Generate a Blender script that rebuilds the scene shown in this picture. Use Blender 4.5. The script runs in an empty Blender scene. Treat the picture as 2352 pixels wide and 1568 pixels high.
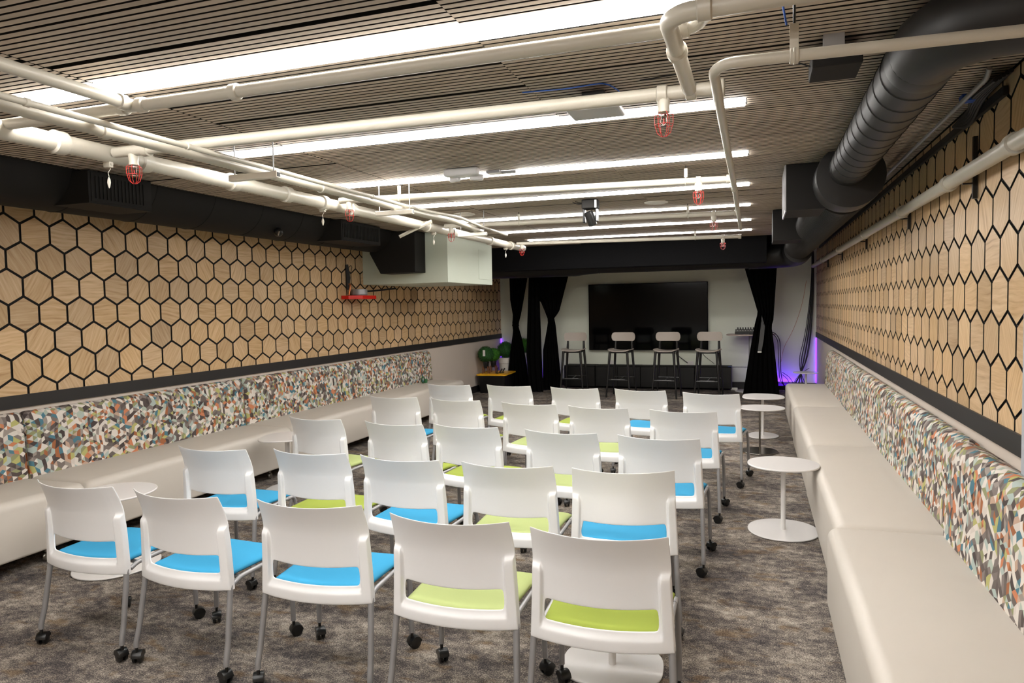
import bpy, math, random
from mathutils import Vector, Matrix
random.seed(7)
PI = math.pi
S = bpy.context.scene
COL = S.collection

# ------------------------------------------------------------------ helpers
def srgb(r, g, b):
    def f(c):
        c /= 255.0
        return c/12.92 if c <= .04045 else ((c+.055)/1.055)**2.4
    return (f(r), f(g), f(b), 1)

class MB:
    """collects shapes, builds ONE mesh object"""
    def __init__(s):
        s.v = []; s.f = []; s.uv = {}
    def add(s, vs, fs):
        o = len(s.v); s.v += [tuple(p) for p in vs]; s.f += [tuple(i+o for i in f) for f in fs]
        return o
    def box(s, x0, x1, y0, y1, z0, z1):
        x0, x1 = sorted((x0, x1)); y0, y1 = sorted((y0, y1)); z0, z1 = sorted((z0, z1))
        s.add([(x0,y0,z0),(x1,y0,z0),(x1,y1,z0),(x0,y1,z0),(x0,y0,z1),(x1,y0,z1),(x1,y1,z1),(x0,y1,z1)],
              [(0,3,2,1),(4,5,6,7),(0,1,5,4),(1,2,6,5),(2,3,7,6),(3,0,4,7)])
    def prism(s, poly, a0, a1, axis='z'):
        n = len(poly)
        def P(p, h):
            return (p[0], p[1], h) if axis == 'z' else ((p[0], h, p[1]) if axis == 'y' else (h, p[0], p[1]))
        vs = [P(p, a0) for p in poly]+[P(p, a1) for p in poly]
        fs = [tuple(range(n-1, -1, -1)), tuple(range(n, 2*n))]+[(i, (i+1) % n, n+(i+1) % n, n+i) for i in range(n)]
        s.add(vs, fs)
    def tube(s, pts, r, n=12, cap=True):
        pts = [Vector(p) for p in pts]
        rs = r if isinstance(r, (list, tuple)) else [r]*len(pts)
        rings = []; up = None
        for i, p in enumerate(pts):
            if i == 0: t = pts[1]-p
            elif i == len(pts)-1: t = p-pts[i-1]
            else: t = (pts[i+1]-p).normalized()+(p-pts[i-1]).normalized()
            t.normalize()
            if up is None:
                up = Vector((0,0,1)) if abs(t.z) < .9 else Vector((1,0,0))
            a = up-t*up.dot(t)
            if a.length < 1e-5: a = t.orthogonal()
            a.normalize(); b = t.cross(a); up = a
            rings.append([p+(a*math.cos(2*PI*k/n)+b*math.sin(2*PI*k/n))*rs[i] for k in range(n)])
        vs = [q for R in rings for q in R]; fs = []
        for i in range(len(rings)-1):
            for k in range(n):
                fs.append((i*n+k, i*n+(k+1) % n, (i+1)*n+(k+1) % n, (i+1)*n+k))
        if cap:
            fs.append(tuple(range(n-1, -1, -1))); fs.append(tuple((len(rings)-1)*n+k for k in range(n)))
        s.add(vs, fs)
    def lathe(s, prof, c=(0,0,0), n=24, axis='z'):
        vs = []; fs = []
        for r, h in prof:
            for k in range(n):
                a = 2*PI*k/n; x, y = r*math.cos(a), r*math.sin(a)
                q = (x, y, h) if axis == 'z' else ((x, h, y) if axis == 'y' else (h, x, y))
                vs.append((q[0]+c[0], q[1]+c[1], q[2]+c[2]))
        m = len(prof)
        for i in range(m-1):
            for k in range(n):
                fs.append((i*n+k, i*n+(k+1) % n, (i+1)*n+(k+1) % n, (i+1)*n+k))
        fs.append(tuple(range(n-1, -1, -1))); fs.append(tuple((m-1)*n+k for k in range(n)))
        s.add(vs, fs)
    def sphere(s, c, r, n=16, m=10, sz=1):
        s.lathe([(max(1e-4, r*math.sin(PI*i/m)), -r*sz*math.cos(PI*i/m)) for i in range(m+1)], c, n)
    def build(s, name, mat=None, parent=None, smooth=True, bevel=0, seg=2, sub=0, angle=40):
        me = bpy.data.meshes.new(name); me.from_pydata(s.v, [], s.f); me.update()
        import bmesh
        bm = bmesh.new(); bm.from_mesh(me); bmesh.ops.recalc_face_normals(bm, faces=bm.faces); bm.to_mesh(me); bm.free()
        if smooth:
            me.shade_smooth(); me.set_sharp_from_angle(angle=math.radians(angle))
        if mat: me.materials.append(mat)
        o = bpy.data.objects.new(name, me); COL.objects.link(o)
        if parent is not None: o.parent = parent
        if bevel:
            b = o.modifiers.new('b', 'BEVEL'); b.width = bevel; b.segments = seg; b.limit_method = 'ANGLE'; b.angle_limit = math.radians(35)
        if sub:
            u = o.modifiers.new('s', 'SUBSURF'); u.levels = sub; u.render_levels = sub
        return o

def empty(name, loc=(0,0,0), rz=0):
    o = bpy.data.objects.new(name, None); o.empty_display_size = .1; COL.objects.link(o)
    o.location = loc; o.rotation_euler = (0, 0, rz); return o
def tag(o, label, cat, group=None, kind=None):
    o['label'] = label; o['category'] = cat
    if group: o['group'] = group
    if kind: o['kind'] = kind
    return o
def struct(o): o['kind'] = 'structure'; return o
def dup(root):
    c = root.copy(); COL.objects.link(c)
    for ch in list(root.children):
        d = ch.copy(); COL.objects.link(d); d.parent = c
        for g in list(ch.children):
            e = g.copy(); COL.objects.link(e); e.parent = d
    return c
def arc(c, r, a0, a1, n, f):
    return [f(c, r, math.radians(a0+(a1-a0)*i/n)) for i in range(n+1)]
def smooth_path(pts, r, n=5):
    """rounds the corners of a polyline"""
    pts = [Vector(p) for p in pts]; out = [pts[0]]
    for i in range(1, len(pts)-1):
        p = pts[i]; a = (pts[i-1]-p); b = (pts[i+1]-p); d = min(r, a.length*.49, b.length*.49)
        A = p+a.normalized()*d; B = p+b.normalized()*d
        for k in range(n+1):
            t = k/n; out.append(A*(1-t)**2+p*2*t*(1-t)+B*t*t)
    out.append(pts[-1]); return out

# ------------------------------------------------------------------ materials
def mat(name, col=(.8,.8,.8,1), rough=.5, metal=0, spec=.5, coat=0, noise=0, nscale=40, bump=0, bscale=200, emit=None, es=0, sheen=0):
    m = bpy.data.materials.new(name); m.use_nodes = True
    nt = m.node_tree; b = nt.nodes['Principled BSDF']
    b.inputs['Base Color'].default_value = col; b.inputs['Roughness'].default_value = rough
    b.inputs['Metallic'].default_value = metal; b.inputs['Specular IOR Level'].default_value = spec
    b.inputs['Coat Weight'].default_value = coat; b.inputs['Sheen Weight'].default_value = sheen
    if emit: b.inputs['Emission Color'].default_value = emit; b.inputs['Emission Strength'].default_value = es
    tc = nt.nodes.new('ShaderNodeTexCoord')
    if noise:
        n = nt.nodes.new('ShaderNodeTexNoise'); n.inputs['Scale'].default_value = nscale; n.inputs['Detail'].default_value = 4
        nt.links.new(tc.outputs['Object'], n.inputs['Vector'])
        h = nt.nodes.new('ShaderNodeHueSaturation'); h.inputs['Color'].default_value = col
        mr = nt.nodes.new('ShaderNodeMapRange'); mr.inputs['To Min'].default_value = 1-noise; mr.inputs['To Max'].default_value = 1+noise
        nt.links.new(n.outputs['Fac'], mr.inputs['Value']); nt.links.new(mr.outputs['Result'], h.inputs['Value'])
        nt.links.new(h.outputs['Color'], b.inputs['Base Color'])
    if bump:
        n = nt.nodes.new('ShaderNodeTexNoise'); n.inputs['Scale'].default_value = bscale; n.inputs['Detail'].default_value = 3
        nt.links.new(tc.outputs['Object'], n.inputs['Vector'])
        bp = nt.nodes.new('ShaderNodeBump'); bp.inputs['Strength'].default_value = bump; bp.inputs['Distance'].default_value = .002
        nt.links.new(n.outputs['Fac'], bp.inputs['Height']); nt.links.new(bp.outputs['Normal'], b.inputs['Normal'])
    return m
def ramp(nt, stops, interp='LINEAR'):
    r = nt.nodes.new('ShaderNodeValToRGB'); e = r.color_ramp; e.interpolation = interp
    while len(e.elements) < len(stops): e.elements.new(.5)
    for el, (p, c) in zip(e.elements, stops): el.position = p; el.color = c
    return r

M = {}
M['plastic'] = mat('white_plastic', srgb(234,234,234), .38, spec=.4, bump=.05, bscale=900)
M['blue'] = mat('blue_fabric', srgb(58,148,190), .9, noise=.05, nscale=600, bump=.3, bscale=1500, spec=.15)
M['lime'] = mat('lime_fabric', srgb(150,164,72), .9, noise=.05, nscale=600, bump=.3, bscale=1500, spec=.15)
M['pale'] = mat('pale_green_fabric', srgb(168,180,120), .9, noise=.05, nscale=600, bump=.3, bscale=1500, spec=.15)
M['greymetal'] = mat('silver_grey_metal', srgb(152,151,152), .4, .3)
M['black'] = mat('black_plastic', srgb(22,22,22), .3, noise=.05)
M['blackmatte'] = mat('matte_black_paint', srgb(24,22,20), .7, noise=.08, nscale=8, spec=.25)
M['duct'] = mat('black_duct_paint', srgb(29,27,26), .5, .15, noise=.06, nscale=5)
M['pipe'] = mat('cream_pipe_paint', srgb(190,184,170), .35, noise=.03, nscale=12, bump=.08, bscale=120)
M['strut'] = mat('white_strut_paint', srgb(235,228,215), .4, noise=.02)
M['vinyl'] = mat('cream_vinyl', srgb(198,191,181), .5, noise=.02, nscale=6, bump=.08, bscale=500, spec=.4)
M['trim'] = mat('charcoal_trim_paint', srgb(33,30,29), .5, noise=.05)
M['sage'] = mat('sage_wall_paint', srgb(232,236,218), .7, noise=.01, nscale=4, bump=.05, bscale=300)
M['cream'] = mat('cream_wall_paint', srgb(208,196,184), .65, noise=.03, nscale=3, bump=.05, bscale=300)
M['table'] = mat('white_table_lacquer', srgb(226,223,221), .2, spec=.5, noise=.01)
M['chrome'] = mat('brushed_chrome', srgb(150,146,140), .22, 1)
M['velvet'] = mat('black_velvet', srgb(9,9,9), .95, spec=.05, noise=.1, nscale=60)
M['screen'] = mat('black_glass_screen', srgb(4,4,5), .1, spec=.12, noise=.02)
M['taupe'] = mat('taupe_stool_seat', srgb(170,160,150), .45, noise=.03)
M['redwire'] = mat('red_wire_guard', srgb(190,40,32), .4, noise=.05)
M['red'] = mat('red_paint', srgb(215,28,18), .35, noise=.04)
M['copper'] = mat('copper_pipe', srgb(196,120,76), .35, .8, noise=.05)
M['yellow'] = mat('yellow_plastic', srgb(240,180,30), .4, noise=.04)
M['grey'] = mat('grey_plastic', srgb(198,196,196), .4, noise=.02)
M['offwhite'] = mat('off_white_plastic', srgb(226,222,216), .4, noise=.02)
M['blueplastic'] = mat('blue_tape', srgb(30,80,170), .5, noise=.05)
M['brown'] = mat('brown_wood', srgb(120,72,44), .45, noise=.15, nscale=20)
M['cable'] = mat('black_cable', srgb(16,15,17), .5, noise=.05)
M['soil'] = mat('dark_soil', srgb(40,34,28), .9, noise=.3)

def leaf_mat(name, c1, c2):
    m = bpy.data.materials.new(name); m.use_nodes = True; nt = m.node_tree; b = nt.nodes['Principled BSDF']
    g = nt.nodes.new('ShaderNodeNewGeometry'); r = ramp(nt, [(0, c1), (1, c2)])
    nt.links.new(g.outputs['Random Per Island'], r.inputs[0]); nt.links.new(r.outputs[0], b.inputs['Base Color'])
    b.inputs['Roughness'].default_value = .55; return m
M['leaf'] = leaf_mat('boxwood_leaf', srgb(18,52,20), srgb(44,104,40))
M['leaf2'] = leaf_mat('bright_boxwood_leaf', srgb(34,84,16), srgb(70,140,34))

# lamp diffuser: the strips give off light
def lamp_mat(name, col, s):
    m = bpy.data.materials.new(name); m.use_nodes = True; nt = m.node_tree
    for n in list(nt.nodes): nt.nodes.remove(n)
    e = nt.nodes.new('ShaderNodeEmission'); e.inputs['Color'].default_value = col; e.inputs['Strength'].default_value = s
    o = nt.nodes.new('ShaderNodeOutputMaterial'); nt.links.new(e.outputs[0], o.inputs[0]); return m
LAMP = 11.0
M['lamp'] = lamp_mat('lit_diffuser', (1, .975, .94, 1), LAMP)
M['purple'] = lamp_mat('lit_purple_strip', (.17, .03, 1, 1), 1.5)
M['purplespot'] = lamp_mat('lit_purple_uplight', (.12, .015, 1, 1), 17)

# ceiling slats: greyed oak, grain along the slat
def slat_mat():
    m = bpy.data.materials.new('grey_oak_slats'); m.use_nodes = True; nt = m.node_tree; b = nt.nodes['Principled BSDF']
    tc = nt.nodes.new('ShaderNodeTexCoord'); mp = nt.nodes.new('ShaderNodeMapping'); mp.inputs['Scale'].default_value = (2, 45, 10)
    n = nt.nodes.new('ShaderNodeTexNoise'); n.inputs['Scale'].default_value = 1; n.inputs['Detail'].default_value = 4
    g = nt.nodes.new('ShaderNodeNewGeometry')
    nt.links.new(tc.outputs['Object'], mp.inputs[0]); nt.links.new(mp.outputs[0], n.inputs['Vector'])
    r = ramp(nt, [(.3, srgb(176,160,143)), (.7, srgb(196,181,164))])
    nt.links.new(n.outputs['Fac'], r.inputs[0])
    h = nt.nodes.new('ShaderNodeHueSaturation'); mr = nt.nodes.new('ShaderNodeMapRange'); mr.inputs['To Min'].default_value = .86; mr.inputs['To Max'].default_value = 1.1
    nt.links.new(g.outputs['Random Per Island'], mr.inputs['Value']); nt.links.new(mr.outputs['Result'], h.inputs['Value'])
    nt.links.new(r.outputs[0], h.inputs['Color']); nt.links.new(h.outputs[0], b.inputs['Base Color'])
    b.inputs['Roughness'].default_value = .6; return m
M['slat'] = slat_mat()

# hexagonal oak tiles: grain direction per tile comes through the UV map
def tile_mat():
    m = bpy.data.materials.new('oak_hexagon_tiles'); m.use_nodes = True; nt = m.node_tree; b = nt.nodes['Principled BSDF']
    uv = nt.nodes.new('ShaderNodeUVMap'); uv.uv_map = 'UVMap'
    g = nt.nodes.new('ShaderNodeNewGeometry')
    n0 = nt.nodes.new('ShaderNodeTexNoise'); n0.inputs['Scale'].default_value = 3.5; n0.inputs['Detail'].default_value = 2
    nt.links.new(uv.outputs[0], n0.inputs['Vector'])
    add = nt.nodes.new('ShaderNodeVectorMath'); add.operation = 'MULTIPLY_ADD'; add.inputs[1].default_value = (.015, .05, 0)
    nt.links.new(n0.outputs['Color'], add.inputs[0]); nt.links.new(uv.outputs[0], add.inputs[2])
    mp = nt.nodes.new('ShaderNodeMapping'); mp.inputs['Scale'].default_value = (4, 60, 1)
    nt.links.new(add.outputs[0], mp.inputs[0])
    n = nt.nodes.new('ShaderNodeTexNoise'); n.inputs['Scale'].default_value = 1; n.inputs['Detail'].default_value = 5; n.inputs['Roughness'].default_value = .55
    nt.links.new(mp.outputs[0], n.inputs['Vector'])
    r = ramp(nt, [(.28, srgb(188,150,104)), (.42, srgb(210,174,128)), (.58, srgb(222,188,144)), (.75, srgb(232,202,160))])
    nt.links.new(n.outputs['Fac'], r.inputs[0])
    h = nt.nodes.new('ShaderNodeHueSaturation')
    rr = ramp(nt, [(0, (.68,.68,.68,1)), (.2, (.80,.80,.80,1)), (.8, (.90,.90,.90,1)), (1, (.97,.97,.97,1))])
    nt.links.new(g.outputs['Random Per Island'], rr.inputs[0]); nt.links.new(rr.outputs[0], h.inputs['Value'])
    wn = nt.nodes.new('ShaderNodeTexWhiteNoise'); wn.noise_dimensions = '1D'; nt.links.new(g.outputs['Random Per Island'], wn.inputs['W'])
    ms = nt.nodes.new('ShaderNodeMapRange'); ms.inputs['To Min'].default_value = .90; ms.inputs['To Max'].default_value = 1.02
    nt.links.new(wn.outputs['Value'], ms.inputs['Value']); nt.links.new(ms.outputs[0], h.inputs['Saturation'])
    nt.links.new(r.outputs[0], h.inputs['Color']); nt.links.new(h.outputs[0], b.inputs['Base Color'])
    b.inputs['Roughness'].default_value = .42; b.inputs['Specular IOR Level'].default_value = .35
    return m
M['tile'] = tile_mat()

# carpet
def carpet_mat():
    m = bpy.data.materials.new('mottled_carpet'); m.use_nodes = True; nt = m.node_tree; b = nt.nodes['Principled BSDF']
    tc = nt.nodes.new('ShaderNodeTexCoord')
    def noise(scale, sc, det=3, rough=.5):
        mp = nt.nodes.new('ShaderNodeMapping'); mp.inputs['Scale'].default_value = sc
        n = nt.nodes.new('ShaderNodeTexNoise'); n.inputs['Scale'].default_value = scale; n.inputs['Detail'].default_value = det; n.inputs['Roughness'].default_value = rough
        nt.links.new(tc.outputs['Object'], mp.inputs[0]); nt.links.new(mp.outputs[0], n.inputs['Vector']); return n
    fine = noise(1, (150, 165, 1), 3, .8)
    mid = noise(1, (17, 21, 1), 5, .75)
    big = noise(1, (3.0, 4.2, 1), 3, .6)
    tan = noise(1, (5, 9, 1), 3, .6); tan.inputs['Distortion'].default_value = .3
    # value = fine + mid + big
    a = nt.nodes.new('ShaderNodeMath'); a.operation = 'MULTIPLY_ADD'; a.inputs[1].default_value = .66
    nt.links.new(fine.outputs['Fac'], a.inputs[0])
    c = nt.nodes.new('ShaderNodeMath'); c.operation = 'MULTIPLY_ADD'; c.inputs[1].default_value = .42
    nt.links.new(mid.outputs['Fac'], c.inputs[0])
    d = nt.nodes.new('ShaderNodeMath'); d.operation = 'MULTIPLY'; d.inputs[1].default_value = .33; nt.links.new(big.outputs['Fac'], d.inputs[0])
    nt.links.new(d.outputs[0], c.inputs[2]); nt.links.new(c.outputs[0], a.inputs[2])
    r = ramp(nt, [(.57, srgb(60,57,59)), (.64, srgb(76,72,73)), (.695, srgb(102,95,90)), (.75, srgb(138,129,119)), (.83, srgb(184,174,162))])
    nt.links.new(a.outputs[0], r.inputs[0])
    r2 = ramp(nt, [(.56, (0,0,0,1)), (.66, (.75,.75,.75,1))]); nt.links.new(tan.outputs['Fac'], r2.inputs[0])
    mx = nt.nodes.new('ShaderNodeMix'); mx.data_type = 'RGBA'
    r3 = ramp(nt, [(.60, srgb(80,66,52)), (.82, srgb(140,119,94))]); nt.links.new(a.outputs[0], r3.inputs[0])
    nt.links.new(r2.outputs[0], mx.inputs['Factor']); nt.links.new(r.outputs[0], mx.inputs['A']); nt.links.new(r3.outputs[0], mx.inputs['B'])
    nt.links.new(mx.outputs['Result'], b.inputs['Base Color'])
    b.inputs['Roughness'].default_value = 1; b.inputs['Specular IOR Level'].default_value = .05
    bp = nt.nodes.new('ShaderNodeBump'); bp.inputs['Strength'].default_value = .5; bp.inputs['Distance'].default_value = .004
    nt.links.new(fine.outputs['Fac'], bp.inputs['Height']); nt.links.new(bp.outputs['Normal'], b.inputs['Normal'])
    return m
M['carpet'] = carpet_mat()

# faceted multicolour upholstery: cells cut into wedges, on the UV map (metres)
def facet_mat():
    m = bpy.data.materials.new('faceted_upholstery'); m.use_nodes = True; nt = m.node_tree; b = nt.nodes['Principled BSDF']
    N = nt.nodes.new; L = nt.links.new
    uv = N('ShaderNodeUVMap'); uv.uv_map = 'UVMap'
    def vm(op, x, y=None, z=None):
        n = N('ShaderNodeVectorMath'); n.operation = op
        for i, q in enumerate((x, y, z)):
            if q is None: continue
            if isinstance(q, tuple): n.inputs[i].default_value = q
            else: L(q, n.inputs[i])
        return n.outputs['Value'] if op in ('DOT_PRODUCT', 'LENGTH') else n.outputs['Vector']
    def mm(op, x, y=None, z=None):
        n = N('ShaderNodeMath'); n.operation = op
        for i, q in enumerate((x, y, z)):
            if q is None: continue
            if isinstance(q, (int, float)): n.inputs[i].default_value = q
            else: L(q, n.inputs[i])
        return n.outputs[0]
    mp = N('ShaderNodeMapping'); mp.inputs['Scale'].default_value = (18, 18, 1); mp.inputs['Location'].default_value = (200, 200, 0); L(uv.outputs[0], mp.inputs[0])
    nz = N('ShaderNodeTexNoise'); nz.inputs['Scale'].default_value = .5; nz.inputs['Detail'].default_value = 0; L(mp.outputs[0], nz.inputs['Vector'])
    p = vm('MULTIPLY_ADD', nz.outputs['Color'], (.85, .85, 0), mp.outputs[0])
    p = vm('MULTIPLY', p, (1, 1, 0))
    r3 = (1, math.sqrt(3), 1); h3 = (.5, math.sqrt(3)/2, 0)
    a_ = vm('SUBTRACT', vm('MODULO', p, r3), h3)
    b_ = vm('SUBTRACT', vm('MODULO', vm('SUBTRACT', p, h3), r3), h3)
    lt = mm('LESS_THAN', vm('DOT_PRODUCT', a_, a_), vm('DOT_PRODUCT', b_, b_))
    mxv = N('ShaderNodeMix'); mxv.data_type = 'VECTOR'; L(lt, mxv.inputs['Factor']); L(b_, mxv.inputs[4]); L(a_, mxv.inputs[5]); g_ = mxv.outputs[1]
    idv = vm('SUBTRACT', p, g_); idv = vm('ADD', idv, (.25, .25, 0)); idv = vm('SNAP', idv, (.5, math.sqrt(3)/2, 1))
    sp = N('ShaderNodeSeparateXYZ'); L(g_, sp.inputs[0])
    at = mm('ARCTAN2', sp.outputs['Y'], sp.outputs['X'])
    sec = mm('FLOOR', mm('MULTIPLY', mm('FRACT', mm('MULTIPLY_ADD', at, 1/(2*PI), .5+1/12)), 6))
    w0 = N('ShaderNodeTexWhiteNoise'); w0.noise_dimensions = '3D'; L(idv, w0.inputs['Vector'])
    sc_ = N('ShaderNodeSeparateColor'); L(w0.outputs['Color'], sc_.inputs[0])
    sec = mm('MODULO', mm('ADD', sec, mm('FLOOR', mm('MULTIPLY', sc_.outputs[0], 6))), 6)
    gr = mm('ADD', 1, mm('FLOOR', mm('MULTIPLY', sc_.outputs[1], 3.4)))      # wedge group 1..4 sectors
    wed = mm('FLOOR', mm('DIVIDE', sec, gr))
    cb = N('ShaderNodeCombineXYZ'); spp = N('ShaderNodeSeparateXYZ'); L(idv, spp.inputs[0])
    L(spp.outputs['X'], cb.inputs['X']); L(spp.outputs['Y'], cb.inputs['Y']); L(wed, cb.inputs['Z'])
    w = N('ShaderNodeTexWhiteNoise'); w.noise_dimensions = '3D'; L(cb.outputs[0], w.inputs['Vector'])
    cols = [(214,206,197),(120,110,105),(204,195,186),(82,72,69),(150,140,132),(158,100,66),(216,208,198),(142,144,106),(94,84,80),
            (196,126,90),(170,180,168),(78,120,134),(186,158,138),(128,118,113),(214,207,198),(176,172,110),(72,63,61),(168,180,174),(104,95,90),(210,203,194)]
    r = ramp(nt, [(i/len(cols), srgb(*c)) for i, c in enumerate(cols)], 'CONSTANT'); L(w.outputs['Value'], r.inputs[0])
    L(r.outputs[0], b.inputs['Base Color']); b.inputs['Roughness'].default_value = .75; b.inputs['Specular IOR Level'].default_value = .25
    return m
M['facet'] = facet_mat()

# ------------------------------------------------------------------ camera  (36 mm wide frame)
cam = bpy.data.cameras.new('camera'); camo = bpy.data.objects.new('camera', cam); COL.objects.link(camo)
r_ = Vector((.94581902, .32416267, -.01857259)); u_ = Vector((.00120009, .05370976, .99855587)); f_ = Vector((-.32469207, .94447542, -.05041069))
mt = Matrix((r_, u_, -f_)).transposed().to_4x4(); mt.translation = (0, 0, 1.6); camo.matrix_world = mt
cam.sensor_width = 36; cam.lens = 36*1627.52/2352; cam.clip_start = .05; cam.clip_end = 100
S.camera = camo

# ------------------------------------------------------------------ room
XL, XR, YB, YF = -4.935, 1.0345, 13.664, -2.6
ZC = 2.56; ZT0, ZT1 = .9447, 1.0351; YC = 11.15
def single(name, m, x0, x1, y0, y1, z0, z1, **k):
    b = MB(); b.box(x0, x1, y0, y1, z0, z1); return struct(b.build(name, m, smooth=False, **k))
single('floor', M['carpet'], XL-.1, XR+.1, YF, YB+.1, -.1, 0)
single('wall_left', M['cream'], XL-.15, XL, YF, YB, 0, ZT0)
single('wall_right', M['cream'], XR, XR+.15, YF, YB, 0, ZT0)
single('wall_back', M['sage'], XL-.15, XR+.15, YB, YB+.15, 0, 3.0)
single('wall_front', M['cream'], XL-.15, XR+.15, YF-.15, YF, 0, 3.0)
single('trim_1', M['trim'], XL-.1, XL+.018, YF, YB, ZT0, ZT1)
single('trim_2', M['trim'], XR-.018, XR+.1, YF, YB, ZT0, ZT1)
single('baseboard_back', M['trim'], XL, XR, YB-.014, YB, 0, .12)
single('baseboard_left', M['trim'], XL, XL+.014, YF, YB, 0, .12)
single('baseboard_right', M['trim'], XR-.014, XR, YF, YB, 0, .12)
single('trim_3', mat('pale_grey_column_paint', srgb(172,175,182), .6, noise=.01), .985, XR, 2.55, 3.245, ZT0-.2, ZC-.3)

def clip(poly, zmin, zmax, ymin, ymax):
    def cut(P, f):
        out = []
        for i in range(len(P)):
            a, b = P[i], P[(i+1) % len(P)]; fa, fb = f(a), f(b)
            if fa >= 0: out.append(a)
            if (fa >= 0) != (fb >= 0):
                t = fa/(fa-fb); out.append((a[0]+(b[0]-a[0])*t, a[1]+(b[1]-a[1])*t))
        return out
    for f in (lambda q: q[1]-zmin, lambda q: zmax-q[1], lambda q: q[0]-ymin, lambda q: ymax-q[0]):
        poly = cut(poly, f)
        if len(poly) < 3: return None
    return poly

def hexwall(name, x, side, y0, zj, p, zmax):
    """backing board + hexagon tiles as one wall surface; side=+1 tiles face +X"""
    s = p/math.sqrt(3); gap = .0140; R = (p-gap)/math.sqrt(3)
    v = []; f = []; uvs = []; midx = []
    def poly(P, xa):
        o = len(v); n = len(P); v.extend([(xa, q[0], q[1]) for q in P]); return o, n
    th = .007
    for j in range(-1, 9):
        zc = zj+s+1.5*s*j; off = .5*p if j % 2 else 0
        for k in range(-30, 62):
            yc = y0+k*p+off
            if yc < YF-p or yc > YB+p: continue
            P = [(yc+R*math.sin(PI/3*i), zc+R*math.cos(PI/3*i)) for i in range(6)]
            P = clip(P, ZT1-.01, zmax, YF, YB-.001)
            if not P: continue
            n = len(P); o = len(v); e = .0015
            cy = sum(q[0] for q in P)/n; cz = sum(q[1] for q in P)/n
            Q = [(q[0]+(cy-q[0])*.018, q[1]+(cz-q[1])*.018) for q in P]
            xa, xb, xc = x, x+side*(th-e), x+side*th
            v.extend([(xa, *q) for q in P]); v.extend([(xb, *q) for q in P]); v.extend([(xc, *q) for q in Q])
            a = random.choice((0, PI/3, -PI/3))+random.uniform(-.12, .12); ca, sa = math.cos(a), math.sin(a); ou, ov = random.uniform(0, 50), random.uniform(0, 50)
            def U(q): return ((q[0]-yc)*ca+(q[1]-zc)*sa+ou, -(q[0]-yc)*sa+(q[1]-zc)*ca+ov)
            nf0 = len(f); faces = [tuple(o+2*n+i for i in range(n))]
            for i in range(n):
                i2 = (i+1) % n
                faces.append((o+i, o+i2, o+n+i2, o+n+i)); faces.append((o+n+i, o+n+i2, o+2*n+i2, o+2*n+i))
            for fc in faces:
                if side > 0: fc = tuple(reversed(fc))
                midx.append(0 if len(f) == nf0 else 1); f.append(fc); uvs.append([U((v[i][1], v[i][2])) for i in fc])
    me = bpy.data.meshes.new(name+'_tiles'); me.from_pydata(v, [], f); me.update()
    ul = me.uv_layers.new(name='UVMap'); i = 0
    for fu in uvs:
        for q in fu: ul.data[i].uv = q; i += 1
    me.materials.append(M['tile']); me.materials.append(M['blackmatte'])
    for pi, pl in enumerate(me.polygons): pl.material_index = midx[pi]
    o = bpy.data.objects.new(name, me); COL.objects.link(o); return o
b = MB(); b.box(XL-.15, XL, YF, YB, ZT0, 3.0); wl = struct(b.build('wall_left', M['blackmatte'], smooth=False))
t = hexwall('hexagon_tiles', XL, 1, 3.6548, 1.0879, .2228, 2.55); t.parent = wl
b = MB(); b.box(XR, XR+.15, YF, YB, ZT0, 3.0); wr = struct(b.build('wall_right', M['blackmatte'], smooth=False))
t = hexwall('hexagon_tiles', XR, -1, 4.3583, 1.0879, .2228, 2.55); t.parent = wr

# ceiling: black void board with slatted oak panels hung below it
b = MB(); b.box(XL-.15, XR+.15, YF, YB+.15, 3.0, 3.1); struct(b.build('ceiling', M['blackmatte'], smooth=False))
PITCH = .0368; NL = 8
LY = [-1.46, -.19, 1.08, 2.36, 3.63, 4.88, 6.15, 7.44, 8.80, 10.03]
def panels(x0, x1, y0, shift, zb):
    v = MB(); y = y0; k = 0
    while y < YC-.3:
        g = random.choice((.004, .006, .012, .004, .022, .005))
        for i in range(NL):
            a = y+i*PITCH
            seg = [(x0, x1)]
            for ly in LY:                                   # leave room for the recessed light strips
                if abs(a+.0145-ly) < .062:
                    seg = [(u0, u1) for u0, u1 in ((x0, min(x1, -3.17)), (max(x0, -.035), x1)) if u1 > u0+.02]
            for u0, u1 in seg: v.box(u0, u1, a, a+.0262, zb, zb+.030)
        y += NL*PITCH+g; k += 1
    return v
b = panels(-4.27, -2.62, YF+.05, 0, ZC); b2 = panels(-2.616, -.95, YF+.13, 0, ZC+.001); b3 = panels(-.946, XR-.012, YF+.02, 0, ZC-.002)
for q in (b2, b3): b.add(q.v, q.f)
# carrier felt behind the slats
b1 = MB(); b1.box(-4.27, XR, YF, YC, ZC+.032, ZC+.04)
cl = struct(b1.build('ceiling', M['blackmatte'], smooth=False))
sl = b.build('wood_slats', M['slat'], cl, smooth=False); sl.data.materials.append(M['blackmatte'])
for p_ in sl.data.polygons: p_.material_index = 0 if p_.normal.z < -.5 else 1

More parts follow.
